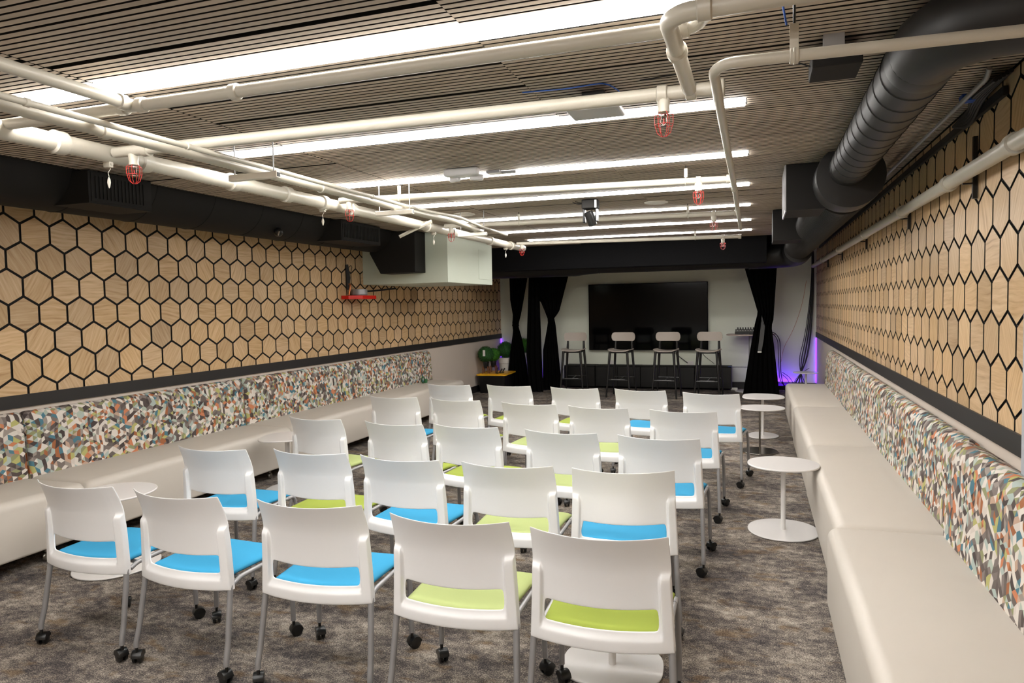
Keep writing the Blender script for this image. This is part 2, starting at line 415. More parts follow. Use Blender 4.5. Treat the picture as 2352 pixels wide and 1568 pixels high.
# linear lights: three glowing strips each, flush in the slats
def make_light():
    t = empty('linear_ceiling_light', (0, 0, 0))
    h = MB(); h.box(-3.165, -.04, -.064, .064, .016, .024)
    for i in (-.5, .5): h.box(-3.165, -.04, i*.043-.003, i*.043+.003, -.001, .016)
    h.build('housing', M['slat'], t, smooth=False)
    for i in (-1, 0, 1):
        d = MB(); d.box(-3.16, -.045, i*.043-.0145, i*.043+.0145, -.012, .015); d.build('diffuser', M['lamp'], t, smooth=False, bevel=.004)
    return t
names = ['farthest behind the viewer', 'behind the viewer', 'directly above the viewer', 'nearest and widest in view',
         'crossed by the flat access point', 'passing behind the emergency light', 'fourth visible, past the emergency light',
         'fifth visible, just before the black camera', 'sixth visible, behind the black camera', 'last before the black valance']
L0 = make_light()
for i, y in enumerate(LY):
    o = L0 if i == 0 else dup(L0)
    o.location = (0, y, ZC)
    tag(o, 'glowing strip light in the slatted ceiling, '+names[i], 'ceiling light', 'strip lights in the slatted ceiling')

# ------------------------------------------------------------------ chairs
def chair_shell():
    Z = [.391,.3935,.432,.438,.454,.464,'h',.545,.556,.60,.645,.662,.670,.690,.74,.80,.812]
    zs = [z for z in Z if z != 'h']
    U = [-1,-.990,-.868,-.855,-.822,-.80,-.74,-.4,0,.4,.74,.80,.822,.855,.868,.990,1]
    def lerp(t, P):
        for (a, va), (c, vc) in zip(P, P[1:]):
            if t <= c: k = (t-a)/(c-a) if c > a else 0; return va+(vc-va)*max(0, k)
        return P[-1][1]
    hw = lambda z: lerp(z, [(.39,.262),(.66,.249),(.74,.246),(.812,.243)])
    yc = lambda z: lerp(z, [(.39,.070),(.5,.070),(.62,.066),(.70,.056),(.76,.036),(.812,.008)])
    sag = lambda z: lerp(z, [(.39,.045),(.6,.055),(.812,.075)])
    dz = lambda u, z: -.012*(1-u*u) if z > .54 and z < .57 else (-.006*(1-u*u))
    b = MB(); nf = len(zs)*len(U)
    front = []; rear = []
    for z in zs:
        for u in U:
            x = hw(z)*u; y = yc(z)-sag(z)*(1-u*u)
            au = abs(u)
            thick = .006
            if z < .435: thick = .030
            elif z < .44: thick = .027
            elif z < .53: thick = .010
            if au > .86 and z < .66: thick = .030
            elif au > .86 and z < .665: thick = .027
            elif au > .85 and z < .66: thick = max(thick, .027)
            if z in (.391,) : thick = .026
            front.append((x, y, z+dz(u, z))); rear.append((x*(1 if thick < .02 else .985), y-thick, z+dz(u, z)))
    W = len(U); fs = []
    def hole(i, j): return i == 5 and 5 <= j <= 10      # between rows .464 and .545
    for i in range(len(zs)-1):
        for j in range(W-1):
            if hole(i, j): continue
            a = i*W+j; fs.append((a, a+1, a+W+1, a+W)); fs.append((nf+a, nf+a+W, nf+a+W+1, nf+a+1))
    def side(a, c): fs.append((a, c, nf+c, nf+a))
    H = len(zs)
    for j in range(W-1): side(j+1, j); side((H-1)*W+j, (H-1)*W+j+1)
    for i in range(H-1): side(i*W, (i+1)*W); side((i+1)*W+W-1, i*W+W-1)
    for j in range(5, 11): side(5*W+j, 5*W+j+1); side(6*W+j+1, 6*W+j)
    side(6*W+5, 5*W+5); side(5*W+11, 6*W+11)
    b.add(front+rear, fs); return b
def chair_seat():
    # padded seat, slightly dished, wraps down at the front
    b = MB(); nx, ny = 8, 9; top = []; bot = []
    for j in range(ny+1):
        t = j/ny; y = .055+t*.455
        w = .222+.016*t
        for i in range(nx+1):
            u = -1+2*i/nx
            yy = y-(1-u*u)*.035*(1-t) + (0 if t < .9 else -.02*abs(u)**4)
            z = .458+.004*u*u - .030*max(0, (t-.72)/.28)**2 + .004*math.sin(PI*t) - .010*max(0, abs(u)-.8)/.2
            top.append((w*u, yy, z)); bot.append((w*.97*u, yy*.985+.004, z-.030+.006*max(0, (t-.8)/.2)))
    n = len(top); W = nx+1; fs = []
    for j in range(ny):
        for i in range(nx):
            a = j*W+i; fs += [(a, a+1, a+W+1, a+W), (n+a, n+a+W, n+a+W+1, n+a+1)]
    for i in range(nx): fs.append((i+1, i, n+i, n+i+1)); fs.append((ny*W+i, ny*W+i+1, n+ny*W+i+1, n+ny*W+i))
    for j in range(ny): fs.append((j*W, (j+1)*W, n+(j+1)*W, n+j*W)); fs.append(((j+1)*W+nx, j*W+nx, n+j*W+nx, n+(j+1)*W+nx))
    b.add(top+bot, fs); return b
def caster_mb(ang):
    b = MB(); ca, sa = math.cos(ang), math.sin(ang)
    def T(p): return (p[0]*ca-p[1]*sa, p[0]*sa+p[1]*ca, p[2])
    for s in (-1, 1):
        c = MB(); c.lathe([(.020,-.008),(.0275,-.005),(.0275,.005),(.018,.0085)], (s*.0125, .012, .0275), 20, 'x')
        b.add([T(p) for p in c.v], c.f)
    c = MB(); c.lathe([(.0295,-.022),(.031,-.016),(.031,.016),(.0295,.022)], (0, .012, .0290), 20, 'x')
    keep = [(p[0], p[1], max(p[2], .030)) for p in c.v]; b.add([T(p) for p in keep], c.f)
    c = MB(); c.tube([(0, 0, .05), (0, 0, .082)], .007, 10); b.add([T(p) for p in c.v], c.f)
    return b
def make_chair():
    t = empty('stacking_chair')
    chair_shell().build('backrest', M['plastic'], t, sub=2, angle=180)
    chair_seat().build('seat', M['blue'], t, sub=1, angle=180)
    fr = MB()
    for s in (-1, 1):
        fr.tube(smooth_path([(s*.232, .09, .40), (s*.232, .13, .418), (s*.232, .40, .425)], .03), .0105)
    fr.tube([(-.232, .14, .415), (.232, .14, .415)], .009); fr.tube([(-.232, .40, .418), (.232, .40, .418)], .009)
    fr.build('frame', M['greymetal'], t)
    angs = [.5, -2.4, 1.3, -.6]; q = 0
    for s in (-1, 1):
        lg = MB(); lg.tube(smooth_path([(s*.262, 0, .078), (s*.262, .0, .10), (s*.258, .018, .17), (s*.247, .056, .41)], .03), .0125)
        l = lg.build('leg', M['greymetal'], t)
        c = caster_mb(angs[q]); q += 1
        c.v = [(p[0]+s*.262, p[1], p[2]) for p in c.v]; c.build('caster', M['black'], l, angle=30)
        lg = MB(); lg.tube(smooth_path([(s*.232, .38, .425), (s*.232, .445, .425), (s*.240, .462, .33), (s*.243, .465, .078)], .035), .0120)
        l = lg.build('leg', M['greymetal'], t)
        c = caster_mb(angs[q]); q += 1
        c.v = [(p[0]+s*.243, p[1]+.465, p[2]) for p in c.v]; c.build('caster', M['black'], l, angle=30)
    return t
CH = [  # x, y of the back's top edge at z .81, yaw, seat colour
 [(-3.014,2.443,-1.4,'b'),(-2.409,2.430,-2.5,'b'),(-1.742,2.457,3.6,'b'),(-1.096,2.417,1.1,'p'),(-.521,2.399,1.8,'l')],
 [(-2.990,3.302,0,'b'),(-2.362,3.355,-1.9,'l'),(-1.788,3.330,-3.9,'b'),(-1.183,3.326,.7,'p'),(-.603,3.351,7.5,'b')],
 [(-3.049,4.408,-6.9,'p'),(-2.362,4.333,-7.5,'l'),(-1.830,4.342,-6.0,'l'),(-1.159,4.277,-6.5,'p'),(-.546,4.223,-3.5,'b')],
 [(-3.061,5.619,-2.5,'b'),(-2.429,5.553,-7.5,'l'),(-1.741,5.450,-7.7,'p'),(-1.151,5.357,-8.5,'p'),(-.505,5.295,-4.1,'b')],
 [(-2.963,6.611,-3.5,'l'),(-2.326,6.641,-7.1,'l'),(-1.635,6.558,-7.7,'l'),(-1.003,6.511,-9.6,'b'),(-.367,6.365,-8.7,'b')]]
rown = ['nearest row', 'second row from camera', 'middle row', 'fourth row from camera', 'farthest row']
coln = ['leftmost', 'second from left', 'third from left', 'second from right', 'rightmost']
seatm = {}
C0 = make_chair(); first = True
seat0 = [c for c in C0.children if c.name.startswith('seat')][0]
for k, mm in (('b','blue'),('l','lime'),('p','pale')):
    me = seat0.data if k == 'b' else seat0.data.copy()
    me.materials.clear(); me.materials.append(M[mm]); seatm[k] = me
cname = {'b':'bright blue','l':'bright lime green','p':'faded pale green'}
for i, row in enumerate(CH):
    for j, (x, y, a, c) in enumerate(row):
        o = C0 if first else dup(C0); first = False
        a = math.radians(a); d = .018
        o.location = (x+d*math.sin(a), y-d*math.cos(a), 0); o.rotation_euler = (0, 0, a)
        for ch in o.children:
            if ch.name.startswith('seat'): ch.data = seatm[c]
        tag(o, 'white chair with %s seat, %s in the %s' % (cname[c], coln[j], rown[i]), 'chair', 'rows of white-backed chairs facing the stage')

# ------------------------------------------------------------------ banquettes
def loft(profiles, ends=True):
    """profiles: list of (y, [(x,z)...]) closed loops"""
    b = MB(); n = len(profiles[0][1])
    vs = [(p[0], y, p[1]) for y, P in profiles for p in P]; fs = []
    for i in range(len(profiles)-1):
        for k in range(n): fs.append((i*n+k, i*n+(k+1) % n, (i+1)*n+(k+1) % n, (i+1)*n+k))
    if ends: fs += [tuple(range(n-1, -1, -1)), tuple((len(profiles)-1)*n+k for k in range(n))]
    b.add(vs, fs); return b
def rrect(x0, x1, z0, z1, rs, n=6):
    """rounded rect; rs = radii at (x0z0, x1z0, x1z1, x0z1)"""
    out = []
    for (cx, cz, sx, sz, a0), r in zip(((x0,z0,1,1,180),(x1,z0,-1,1,270),(x1,z1,-1,-1,0),(x0,z1,1,-1,90)), rs):
        for k in range(n+1):
            a = math.radians(a0+90*k/n); out.append((cx+sx*r+r*math.cos(a), cz+sz*r+r*math.sin(a)))
    return out
def bench(side, xf, xb, xw, y0, y1, zb, label, zs=.462, nsink=.0):
    """side=+1: wall to the right (x grows towards the wall)"""
    t = empty('banquette_bench', ((xf+xb)/2, (y0+y1)/2, 0)); ox, oy = t.location.x, t.location.y
    L = []
    for y, e in ((y0, .03), (y0+.012, .010), (y0+.035, 0), (y0+(y1-y0)*.33, 0), (y0+(y1-y0)*.66, 0), (y1-.035, 0), (y1-.012, .010), (y1, .03)):
        bow = .004 if abs(y-(y0+y1)/2) < (y1-y0)*.3 else 0
        P = rrect(min(0, side*(xb-xf))+(e if side > 0 else 0), 0, 0, 1, (0,0,0,0), 1) if False else None
        a = 0+e; c = abs(xb-xf)+.10
        P = rrect(a, c, zb+e*.3, zs-e*.8+bow, (.02, .01, .01, .055))
        L.append((y-oy, [(xf-ox+side*p[0], p[1]) for p in P]))
    s = loft(L).build('seat', M['vinyl'], t, angle=50)
    # back cushion, UV in metres around the profile
    d = abs(xw-xb)
    prof = [(0, zs-.03), (.006, zs+.05), (.016, .62), (.020, .76), (.024, .83), (.034, .875), (.055, .907), (.085, .922), (.115, .916), (d-.012, .89), (d-.005, .84), (d-.005, zs-.03)]
    v = []; f = []; uv = []; n = len(prof)
    ys = [(y0+.004, .022), (y0+.012, .006), (y0+.03, 0)]+[(y0+(y1-y0)*k/8, 0) for k in range(1, 8)]+[(y1-.03, 0), (y1-.012, .006), (y1-.004, .022)]
    cx = d/2; cz = .68
    arcl = [0]
    for a, c in zip(prof, prof[1:]): arcl.append(arcl[-1]+math.hypot(c[0]-a[0], c[1]-a[1]))
    for y, e in ys:
        for px, pz in prof:
            qx = px+(e if px < cx else -e)*min(1, 1); qz = pz-(e if pz > .85 else 0)
            v.append((xb-ox+side*qx, y-oy, qz))
    for i in range(len(ys)-1):
        for k in range(n-1):
            q = (i*n+k, i*n+k+1, (i+1)*n+k+1, (i+1)*n+k)
            if side > 0: q = tuple(reversed(q))
            f.append(q); uv.append([(v[a][1]+oy+side*3, arcl[a % n]) for a in q])
    e0 = tuple(range(n)); e1 = tuple((len(ys)-1)*n+k for k in range(n))
    for q in (e0, tuple(reversed(e1))):
        if side < 0: q = tuple(reversed(q))
        f.append(q); uv.append([(v[a][0]+7, v[a][2]) for a in q])
    me = bpy.data.meshes.new('backrest'); me.from_pydata(v, [], f); me.update(); ul = me.uv_layers.new(name='UVMap'); i = 0
    for fu in uv:
        for q in fu: ul.data[i].uv = q; i += 1
    me.materials.append(M['facet']); me.shade_smooth(); me.set_sharp_from_angle(angle=math.radians(60))
    o = bpy.data.objects.new('backrest', me); COL.objects.link(o); o.parent = t
    # dark plinth and casters
    for yy in (y0+.25, y1-.25):
        for xx in (.09, abs(xb-xf)-.02):
            c = MB(); X = xf-ox+side*xx; c.tube([(X, yy-oy, zb+.01), (X, yy-oy, .06)], .012, 10)
            c.lathe([(.024,-.016),(.03,-.010),(.03,.010),(.024,.016)], (X, yy-oy, .0305), 16, 'x')
            c.build('caster', M['chrome'] if side < 0 else M['black'], t, angle=30)
    return tag(t, label, 'bench', 'cream banquette benches with faceted-pattern backs')
bench(-1, -4.272, -4.800, XL+.004, 1.35, 3.545, .10, 'cream bench with faceted back on the left wall, nearest module')
bench(-1, -4.272, -4.800, XL+.004, 3.555, 5.79, .10, 'cream bench with faceted back on the left wall, second module from the camera')
bench(-1, -4.272, -4.800, XL+.004, 5.80, 7.94, .10, 'cream bench with faceted back on the left wall, third module from the camera')
bench(-1, -4.272, -4.800, XL+.004, 7.95, 10.12, .10, 'cream bench with faceted back on the left wall, last module before the plants')
bench(1, .342, .848, XR-.004, 1.0, 3.86, .06, 'cream bench with faceted back on the right wall, nearest and jutting forward')
bench(1, .382, .874, XR-.004, 3.875, 6.03, .06, 'cream bench with faceted back on the right wall, second module from the camera')
bench(1, .386, .880, XR-.004, 6.04, 8.20, .06, 'cream bench with faceted back on the right wall, third module from the camera')
bench(1, .392, .884, XR-.004, 8.21, 10.45, .06, 'cream bench with faceted back on the right wall, last module by the purple light')

# ------------------------------------------------------------------ side tables
def blob(rx, ry, pw, n=48, tri=0):
    out = []
    for k in range(n):
        a = 2*PI*k/n; c, s_ = math.cos(a), math.sin(a)
        r = 1/((abs(c)**pw+abs(s_)**pw)**(1/pw)); r *= 1+tri*math.cos(3*a+.5)
        out.append((rx*r*c, ry*r*s_))
    return out
def side_table(x, y, rz, label, top=(.235,.235,2), base=(.235,.235,2), h=.475, pr=.016, metal=False, tri=0, toff=(0,0), grp='small side tables beside the benches'):
    t = empty('side_table', (x, y, 0), math.radians(rz))
    b = MB(); b.prism([(p[0]+toff[0], p[1]+toff[1]) for p in blob(*top, tri=tri)], h-.012, h); b.build('tabletop', M['table'], t, bevel=.004)
    m2 = M['chrome'] if metal else M['table']
    b = MB(); b.prism(blob(*base, tri=tri), .002, .011); b.build('base', m2, t, bevel=.003)
    b = MB(); b.tube([(0, 0, .009), (0, 0, h-.011)], pr, 20); b.build('pole', m2, t)
    return tag(t, label, 'side table', grp)
side_table(.182, 5.205, 0, 'round white side table with white base, right aisle, nearest to the camera', top=(.236,.23,2.1), base=(.235,.25,2.1))
side_table(.044, 7.92, 0, 'white side table on a thin chrome pole and brushed metal base, right aisle', top=(.232,.22,2.1), base=(.185,.20,2.0), metal=True, pr=.010, toff=(.02,0))
side_table(.082, 8.86, 0, 'white side table with white pole, behind the chrome-based one in the right aisle', top=(.235,.26,2.6), base=(.175,.22,2), tri=.04)
side_table(.75, 11.95, 0, 'small white side table in the purple-lit corner past the right bench', top=(.19,.17,2.2), base=(.15,.15,2))
side_table(-3.83, 3.36, 0, 'white side table behind the leftmost nearest chair, by the left bench', top=(.235,.25,2.1), base=(.235,.26,2.1))
side_table(-3.95, 5.27, 20, 'white side table beside the left bench, third-row leftmost chair in front of it', top=(.235,.24,2.3), base=(.2,.2,2), pr=.02, tri=.05)
side_table(-3.80, 6.95, 0, 'white side table far along the left bench, edge showing behind a chair', top=(.2,.2,2.1), base=(.18,.18,2))
side_table(-.60, 3.03, 4, 'white side table with rounded-square base under the rightmost nearest chair', top=(.20,.17,3), base=(.222,.19,3.0), h=.475, toff=(0,.02))

# ------------------------------------------------------------------ stage: curtains
def lv(P, z):
    P = sorted(P, key=lambda q: q[1])
    if z <= P[0][1]: return P[0][0]
    for a, c in zip(P, P[1:]):
        if z <= c[1]: return a[0]+(c[0]-a[0])*(z-a[1])/(c[1]-a[1])
    return P[-1][0]
def curtain_mb(Lp, Rp, y, z0, z1, pleats, dep=.035, pinch=None, n=64):
    b = MB(); zs = [z0+(z1-z0)*k/40 for k in range(41)]; rings = []
    for z in zs:
        xl, xr = lv(Lp, z), lv(Rp, z); w = xr-xl
        d = dep
        if pinch: d = dep*(1+1.3*math.exp(-((z-pinch)/.12)**2))
        ring = []
        for k in range(n+1):
            t = k/n; env = math.sin(PI*t)**.35
            ring.append((xl+w*t, y-(.5*d+d*.6*math.cos(2*PI*pleats*t+.6*math.sin(3*z)))*env, z))
        for k in range(n-1, 0, -1):
            t = k/n; env = math.sin(PI*t)**.35
            ring.append((xl+w*t, y+(.5*d-d*.5*math.cos(2*PI*pleats*t+1))*env, z))
        rings.append(ring)
    m = len(rings[0]); fs = []
    for i in range(len(rings)-1):
        for k in range(m): fs.append((i*m+k, i*m+(k+1) % m, (i+1)*m+(k+1) % m, (i+1)*m+k))
    fs += [tuple(range(m-1, -1, -1)), tuple((len(rings)-1)*m+k for k in range(m))]
    b.add([q for R in rings for q in R], fs); return b
G = 'black velvet stage curtains'
b = curtain_mb([(-4.52,2.7),(-4.499,2.157),(-4.492,1.713),(-4.437,1.402),(-4.449,1.267),(-4.438,1.111),(-4.512,.703),(-4.595,.02)],
               [(-4.09,2.7),(-4.128,2.145),(-4.273,1.439),(-4.323,1.265),(-4.334,1.207),(-4.262,.956),(-4.17,.433),(-4.136,.02)], 13.0, .01, 2.99, 5, pinch=1.23)
c = b.build('curtain', M['velvet']); tag(c, 'black velvet curtain tied at the waist, leftmost, beside the green topiary', 'curtain', G)
b = MB(); b.lathe([(.062,-.02),(.07,0),(.062,.02)], (-4.385, 12.985, 1.22), 20); b.build('tieback', M['velvet'], c)
b = curtain_mb([(-3.90,2.7),(-3.931,2.123),(-4.005,.702),(-3.96,.02)], [(-3.70,2.7),(-3.72,2.117),(-3.728,1.66),(-3.712,.887),(-3.689,.02)], 12.45, .01, 2.99, 3)
tag(b.build('curtain', M['velvet']), 'narrow straight-hanging black velvet curtain, left of the stage, not tied', 'curtain', G)
b = curtain_mb([(-3.92,2.7),(-3.92,1.76),(-3.81,1.69),(-3.671,1.36),(-3.652,1.322),(-3.769,.76),(-3.79,.02)],
               [(-3.20,2.7),(-3.265,2.111),(-3.447,1.468),(-3.545,1.358),(-3.518,1.246),(-3.436,.313),(-3.425,.02)], 12.75, .01, 2.99, 5, pinch=1.33)
c = b.build('curtain', M['velvet']); tag(c, 'black velvet curtain gathered to a narrow waist, just left of the first bar stool', 'curtain', G)
b = MB(); b.lathe([(.058,-.02),(.066,0),(.058,.02)], (-3.60, 12.735, 1.335), 20); b.build('tieback', M['velvet'], c)
b = curtain_mb([(-.24,2.7),(-.2,2.274),(.042,1.408),(-.007,1.212),(-.08,.784),(-.2,.02)], [(.37,2.7),(.361,2.555),(.345,2.136),(.29,1.243),(.261,1.184),(.298,.87),(.387,.02)], 12.8, .01, 2.99, 6, pinch=1.25)
c = b.build('curtain', M['velvet']); tag(c, 'black velvet curtain on the right of the stage, tied back beside the mixer table', 'curtain', G)
b = MB(); b.prism([(.104,1.36),(.155,1.17),(.135,.95),(.10,.745),(.04,.745),(.07,1.0),(.092,1.2)], 12.722, 12.728, 'y')
s_ = b.build('tieback_strap', mat('grey_webbing', srgb(84,84,84), .7, noise=.1)); s_.parent = c; s_['label'] = 'grey hanging tie strap'
b = MB(); b.box(.038, .10, 12.718, 12.730, .725, .75); q = b.build('strap_tip', M['offwhite'], c, smooth=False); q['label'] = 'white strap end'

# valance box and ducts
b = MB(); b.box(-4.3, .165, YC, YC+.28, 2.175, ZC+.36); tag(b.build('valance', mat('black_stage_cloth', srgb(15,15,17), .8, noise=.1, nscale=3, spec=.15), smooth=False, bevel=.01),
    'wide black valance box hanging below the ceiling in front of the stage', 'valance')
b = MB(); b.box(XL, XL+.60, YC-.2, YC+.05, ZC+.35, 3.0)
struct(b.build('ceiling', M['blackmatte'], smooth=False))

def spiral_duct(b, p0, p1, r, pitch=.16, n=32):
    p0, p1 = Vector(p0), Vector(p1); L = (p1-p0).length; pts = []; rs = []; k = max(1, int(L/pitch))
    for i in range(k):
        a = i/k; w = .004/L
        pts += [p0.lerp(p1, a), p0.lerp(p1, a+w), p0.lerp(p1, a+2*w)]; rs += [r, r+.004, r]
    pts.append(p1); rs.append(r); b.tube(pts, rs, n)
# right duct run: supply from the right wall, elbow, small duct, plenum, big duct, elbow to the stage
t = empty('air_duct', (.57, 6, 2.4)); 
def tb(mb, name, m, par, **k):
    off = par.location; mb.v = [(p[0]-off.x, p[1]-off.y, p[2]-off.z) for p in mb.v]; return mb.build(name, m, par, **k)
b = MB(); spiral_duct(b, (.555,2.80,2.44), (.565,5.05,2.44), .116, .17); tb(b, 'duct_section', M['duct'], t)
b = MB(); R_ = .26
R_ = .24; P = [(.555, 2.80, 2.44), (.555, 2.74, 2.44)]+[(.555+R_-R_*math.cos(math.radians(a)), 2.74-R_*math.sin(math.radians(a)), 2.44) for a in (30, 60, 90)]+[(1.025, 2.50, 2.44)]
b.tube(P, .119, 28); b.lathe([(.119,-.05),(.120,-.045),(.120,.045),(.119,.05)], (.555,2.83,2.44), 32, 'y'); tb(b, 'elbow', M['duct'], t)
b = MB(); b.lathe([(.117,-.02),(.205,-.01),(.208,.0),(.208,.26),(.19,.40),(.185,.42)], (.58,5.05,2.395), 36, 'y'); b.v = [(p[0], p[1], min(p[2], ZC-.006)) for p in b.v]; tb(b, 'plenum', M['duct'], t)
b = MB(); spiral_duct(b, (.585,5.45,2.372), (.585,10.9,2.372), .182, .05, 36); tb(b, 'duct_section', M['duct'], t)
b = MB(); P = [(.585, 10.9, 2.30)]+[(.585-.34*(1-math.cos(math.radians(a))), 10.9+.36*math.sin(math.radians(a)), 2.30) for a in (0, 22, 45, 68, 90)]+[(.1, 11.62, 2.30)]
b = MB(); b.tube(smooth_path([(.585,10.88,2.33),(.585,11.65,2.30),(-.1,11.65,2.29)], .38, 8), .195, 32); tb(b, 'elbow', M['duct'], t)
b = MB(); b.box(.208, .50, 5.40, 5.90, 2.235, ZC-.006); tk = tb(b, 'takeoff_box', M['blackmatte'], t, smooth=False)
g = MB(); g.box(.200, .208, 5.40, 5.90, 2.225, ZC-.006)
for k in range(9): g.box(.196, .2, 5.43+k*.05, 5.445+k*.05, 2.245, ZC-.02)
g.v = [(p[0]-t.location.x, p[1]-t.location.y, p[2]-t.location.z) for p in g.v]; q = g.build('grille', M['greymetal'], tk, smooth=False); q['label'] = 'silver edged air grille'
b = MB(); b.box(.178, .50, 8.0, 8.55, 2.235, ZC-.006); tb(b, 'takeoff_box', M['blackmatte'], t, smooth=False)
tag(t, 'black spiral ventilation duct running along the right of the ceiling', 'air duct', 'black ventilation ducts')
# stage duct
t = empty('air_duct', (-2, 11.65, 2.29))
b = MB(); spiral_duct(b, (-2.45,11.65,2.295), (-.1,11.65,2.295), .185, .6); tb(b, 'duct_section', M['duct'], t)
b = MB(); b.tube([(-2.45,11.65,2.295), (-2.62,11.65,2.29), (-2.85,11.65,2.288), (XL+.05,11.65,2.288)], [.185,.19,.215,.215], 32); tb(b, 'duct_section', M['duct'], t)
tag(t, 'black duct crossing above the stage behind the valance', 'air duct', 'black ventilation ducts')
# left duct
t = empty('air_duct', (-4.6, 4, 2.6))
b = MB(); spiral_duct(b, (-4.612,YF+.1,2.612), (-4.612,8.0,2.612), .30, .6, 40); tb(b, 'duct_section', M['blackmatte'], t)
for (ya, yb) in ((3.58, 4.10), (6.62, 7.45)):
    b = MB(); b.box(-4.5, -4.18, ya, yb, 2.335, ZC-.008); tk = tb(b, 'takeoff_box', M['blackmatte'], t, smooth=False)
    g = MB(); g.box(-4.182, -4.176, ya+.02, yb-.02, 2.35, ZC-.02)
    k = 0
    while ya+.05+k*.03 < yb-.05: g.box(-4.176, -4.170, ya+.05+k*.03, ya+.062+k*.03, 2.37, ZC-.04); k += 1
    g.v = [(p[0]-t.location.x, p[1]-t.location.y, p[2]-t.location.z) for p in g.v]; g.build('grille', M['blackmatte'], tk, smooth=False)
b = MB(); b.prism([(-4.005,ZC-.005),(-4.010,2.041),(-4.50,2.035),(-4.649,2.295),(-4.649,ZC-.005)], 8.0, 8.298, 'y'); tb(b, 'end_box', M['blackmatte'], t, smooth=False, bevel=.006)
tag(t, 'large black duct along the left wall, ending at the pale boxed bulkhead', 'air duct', 'black ventilation ducts')
b = MB(); b.box(-4.31, -4.27, YF, YC, ZC, 3.0); struct(b.build('ceiling', M['blackmatte'], smooth=False))
# bulkhead
b = MB(); b.box(XL, -3.70, 8.30, 9.91, 1.914, ZC-.004); M['sage2'] = mat('sage_bulkhead_paint', srgb(202,209,194), .6, noise=.01, nscale=4); bh = b.build('wall_bulkhead', M['sage2'], smooth=False); struct(bh)
d = MB(); d.box(-3.70, -3.694, 9.37, 9.86, 1.985, 2.40); d.build('access_panel', M['sage2'], bh, smooth=False, bevel=.003)

# ------------------------------------------------------------------ pipework
GP = 'cream painted pipes under the ceiling'
def collar(b, p, r, axis, w=.03): b.lathe([(r*1.02,-w),(r*1.28,-w*.8),(r*1.28,w*.8),(r*1.02,w)], p, 20, axis)
def pipe(name, pts, r, label, collars=(), bend=.05, mt_='pipe', n=18, cat='pipe'):
    t = empty(name, pts[0]); P = [Vector(p) for p in pts]
    b = MB(); b.tube(smooth_path(P, bend, 6) if len(P) > 2 else P, r, n); tb(b, 'pipe_run', M[mt_], t)
    for c, ax in collars:
        b = MB(); collar(b, c, r, ax, r*.8); tb(b, 'coupling', M[mt_], t)
    return tag(t, label, cat, GP)
pipe('pipe', [(-3.155,YF+.3,2.419),(-3.155,9.75,2.419)], .044, 'thickest cream pipe running lengthwise, lowest of the bundle near the left duct',
     [((-3.155,y,2.419),'y') for y in (1.9,2.55,3.05,3.75,4.30,4.75,5.15,6.6,7.2,8.4,9.2)])
pipe('pipe', [(-2.616,YF+.3,2.37),(-2.616,5.41,2.37),(-2.56,5.85,2.37),(-2.64,6.5,2.37),(-2.68,6.9,2.37)], .024, 'medium cream pipe resting on the strut brackets',
     [((-2.616,y,2.37),'y') for y in (2.33,3.93)], .2)
pipe('pipe', [(-2.52,YF+.3,2.375),(-2.52,5.2,2.375),(-2.43,5.7,2.375),(-2.53,6.55,2.375),(-2.58,7.4,2.375)], .013, 'slim cream conduit above the medium pipe, left ceiling',
     [((-2.52,y,2.375),'y') for y in (1.92,2.7,4.4)], .2)
pipe('pipe', [(-2.41,YF+.3,2.447),(-2.41,2.285,2.447)], .024, 'cream pipe coming from above the camera to the first cross pipe', [((-2.41,2.235,2.447),'y')])
pipe('pipe', [(-3.155,2.283,2.44),(-.175,2.30,2.45),(-.135,2.20,2.45),(-.135,2.08,2.42)], .024, 'first cream cross pipe just past the nearest strip light',
     [((-2.46,2.287,2.443),'x'),((-2.36,2.287,2.443),'x'),((-1.9,2.29,2.444),'x'),((-.21,2.30,2.45),'x')], .05)
pipe('pipe', [(.30,2.03,ZC-.008),(.30,2.03,2.40),(-.19,2.05,2.40),(-.235,2.10,2.40),(-.235,2.80,2.405)], .026, 'cream pipe with elbow dropping back from the right, above the nearest light',
     [((-.13,2.045,2.40),'x'),((-.235,2.36,2.40),'y')], .06)
pipe('pipe', [(-3.1,2.82,2.42),(-.12,2.885,2.42)], .027, 'second cream cross pipe beside the flat white access point',
     [((-2.9,2.826,2.42),'x'),((-.235,2.882,2.42),'x'),((-.13,2.885,2.42),'x'),((-.345,2.88,2.42),'x')])
pipe('pipe', [(-3.1,4.90,2.45),(-.15,5.195,2.45)], .024, 'third cream cross pipe past the emergency light', [((-.17,5.19,2.45),'x'),((-.375,5.17,2.45),'x')])
pipe('pipe', [(-3.1,6.90,2.45),(-.15,7.185,2.45)], .024, 'fourth cream cross pipe past the black ceiling camera', [((-.17,7.18,2.45),'x'),((-.377,7.16,2.45),'x')])
pipe('pipe', [(-3.1,9.29,2.45),(-.18,9.80,2.45)], .024, 'last cream cross pipe just before the black valance', [((-.19,9.80,2.45),'x'),((-.4,9.76,2.45),'x')])
pipe('pipe', [(1.02,2.25,2.295),(-.08,2.20,2.295),(-.118,2.26,2.295),(-.120,4.70,2.30),(-.131,7.22,2.30)], .0165, 'slim cream pipe turning a corner and running to the stage, right of centre',
     [((.106,2.21,2.295),'x'),((-.121,4.66,2.30),'y')], .045)
pipe('pipe', [(.962,.8,2.197),(.962,13.55,2.197)], .034, 'cream pipe clamped along the right hexagon wall', [((.962,y,2.197),'y') for y in (2.4,3.3,4.3,5.55,7.3,9.4,11.6)])
pipe('conduit', [(.905,3.42,2.53),(.905,3.46,2.50),(.905,10.8,2.50)], .011, 'thin grey conduit under the slats, right of the black duct', (), .02, 'greymetal', cat='conduit')
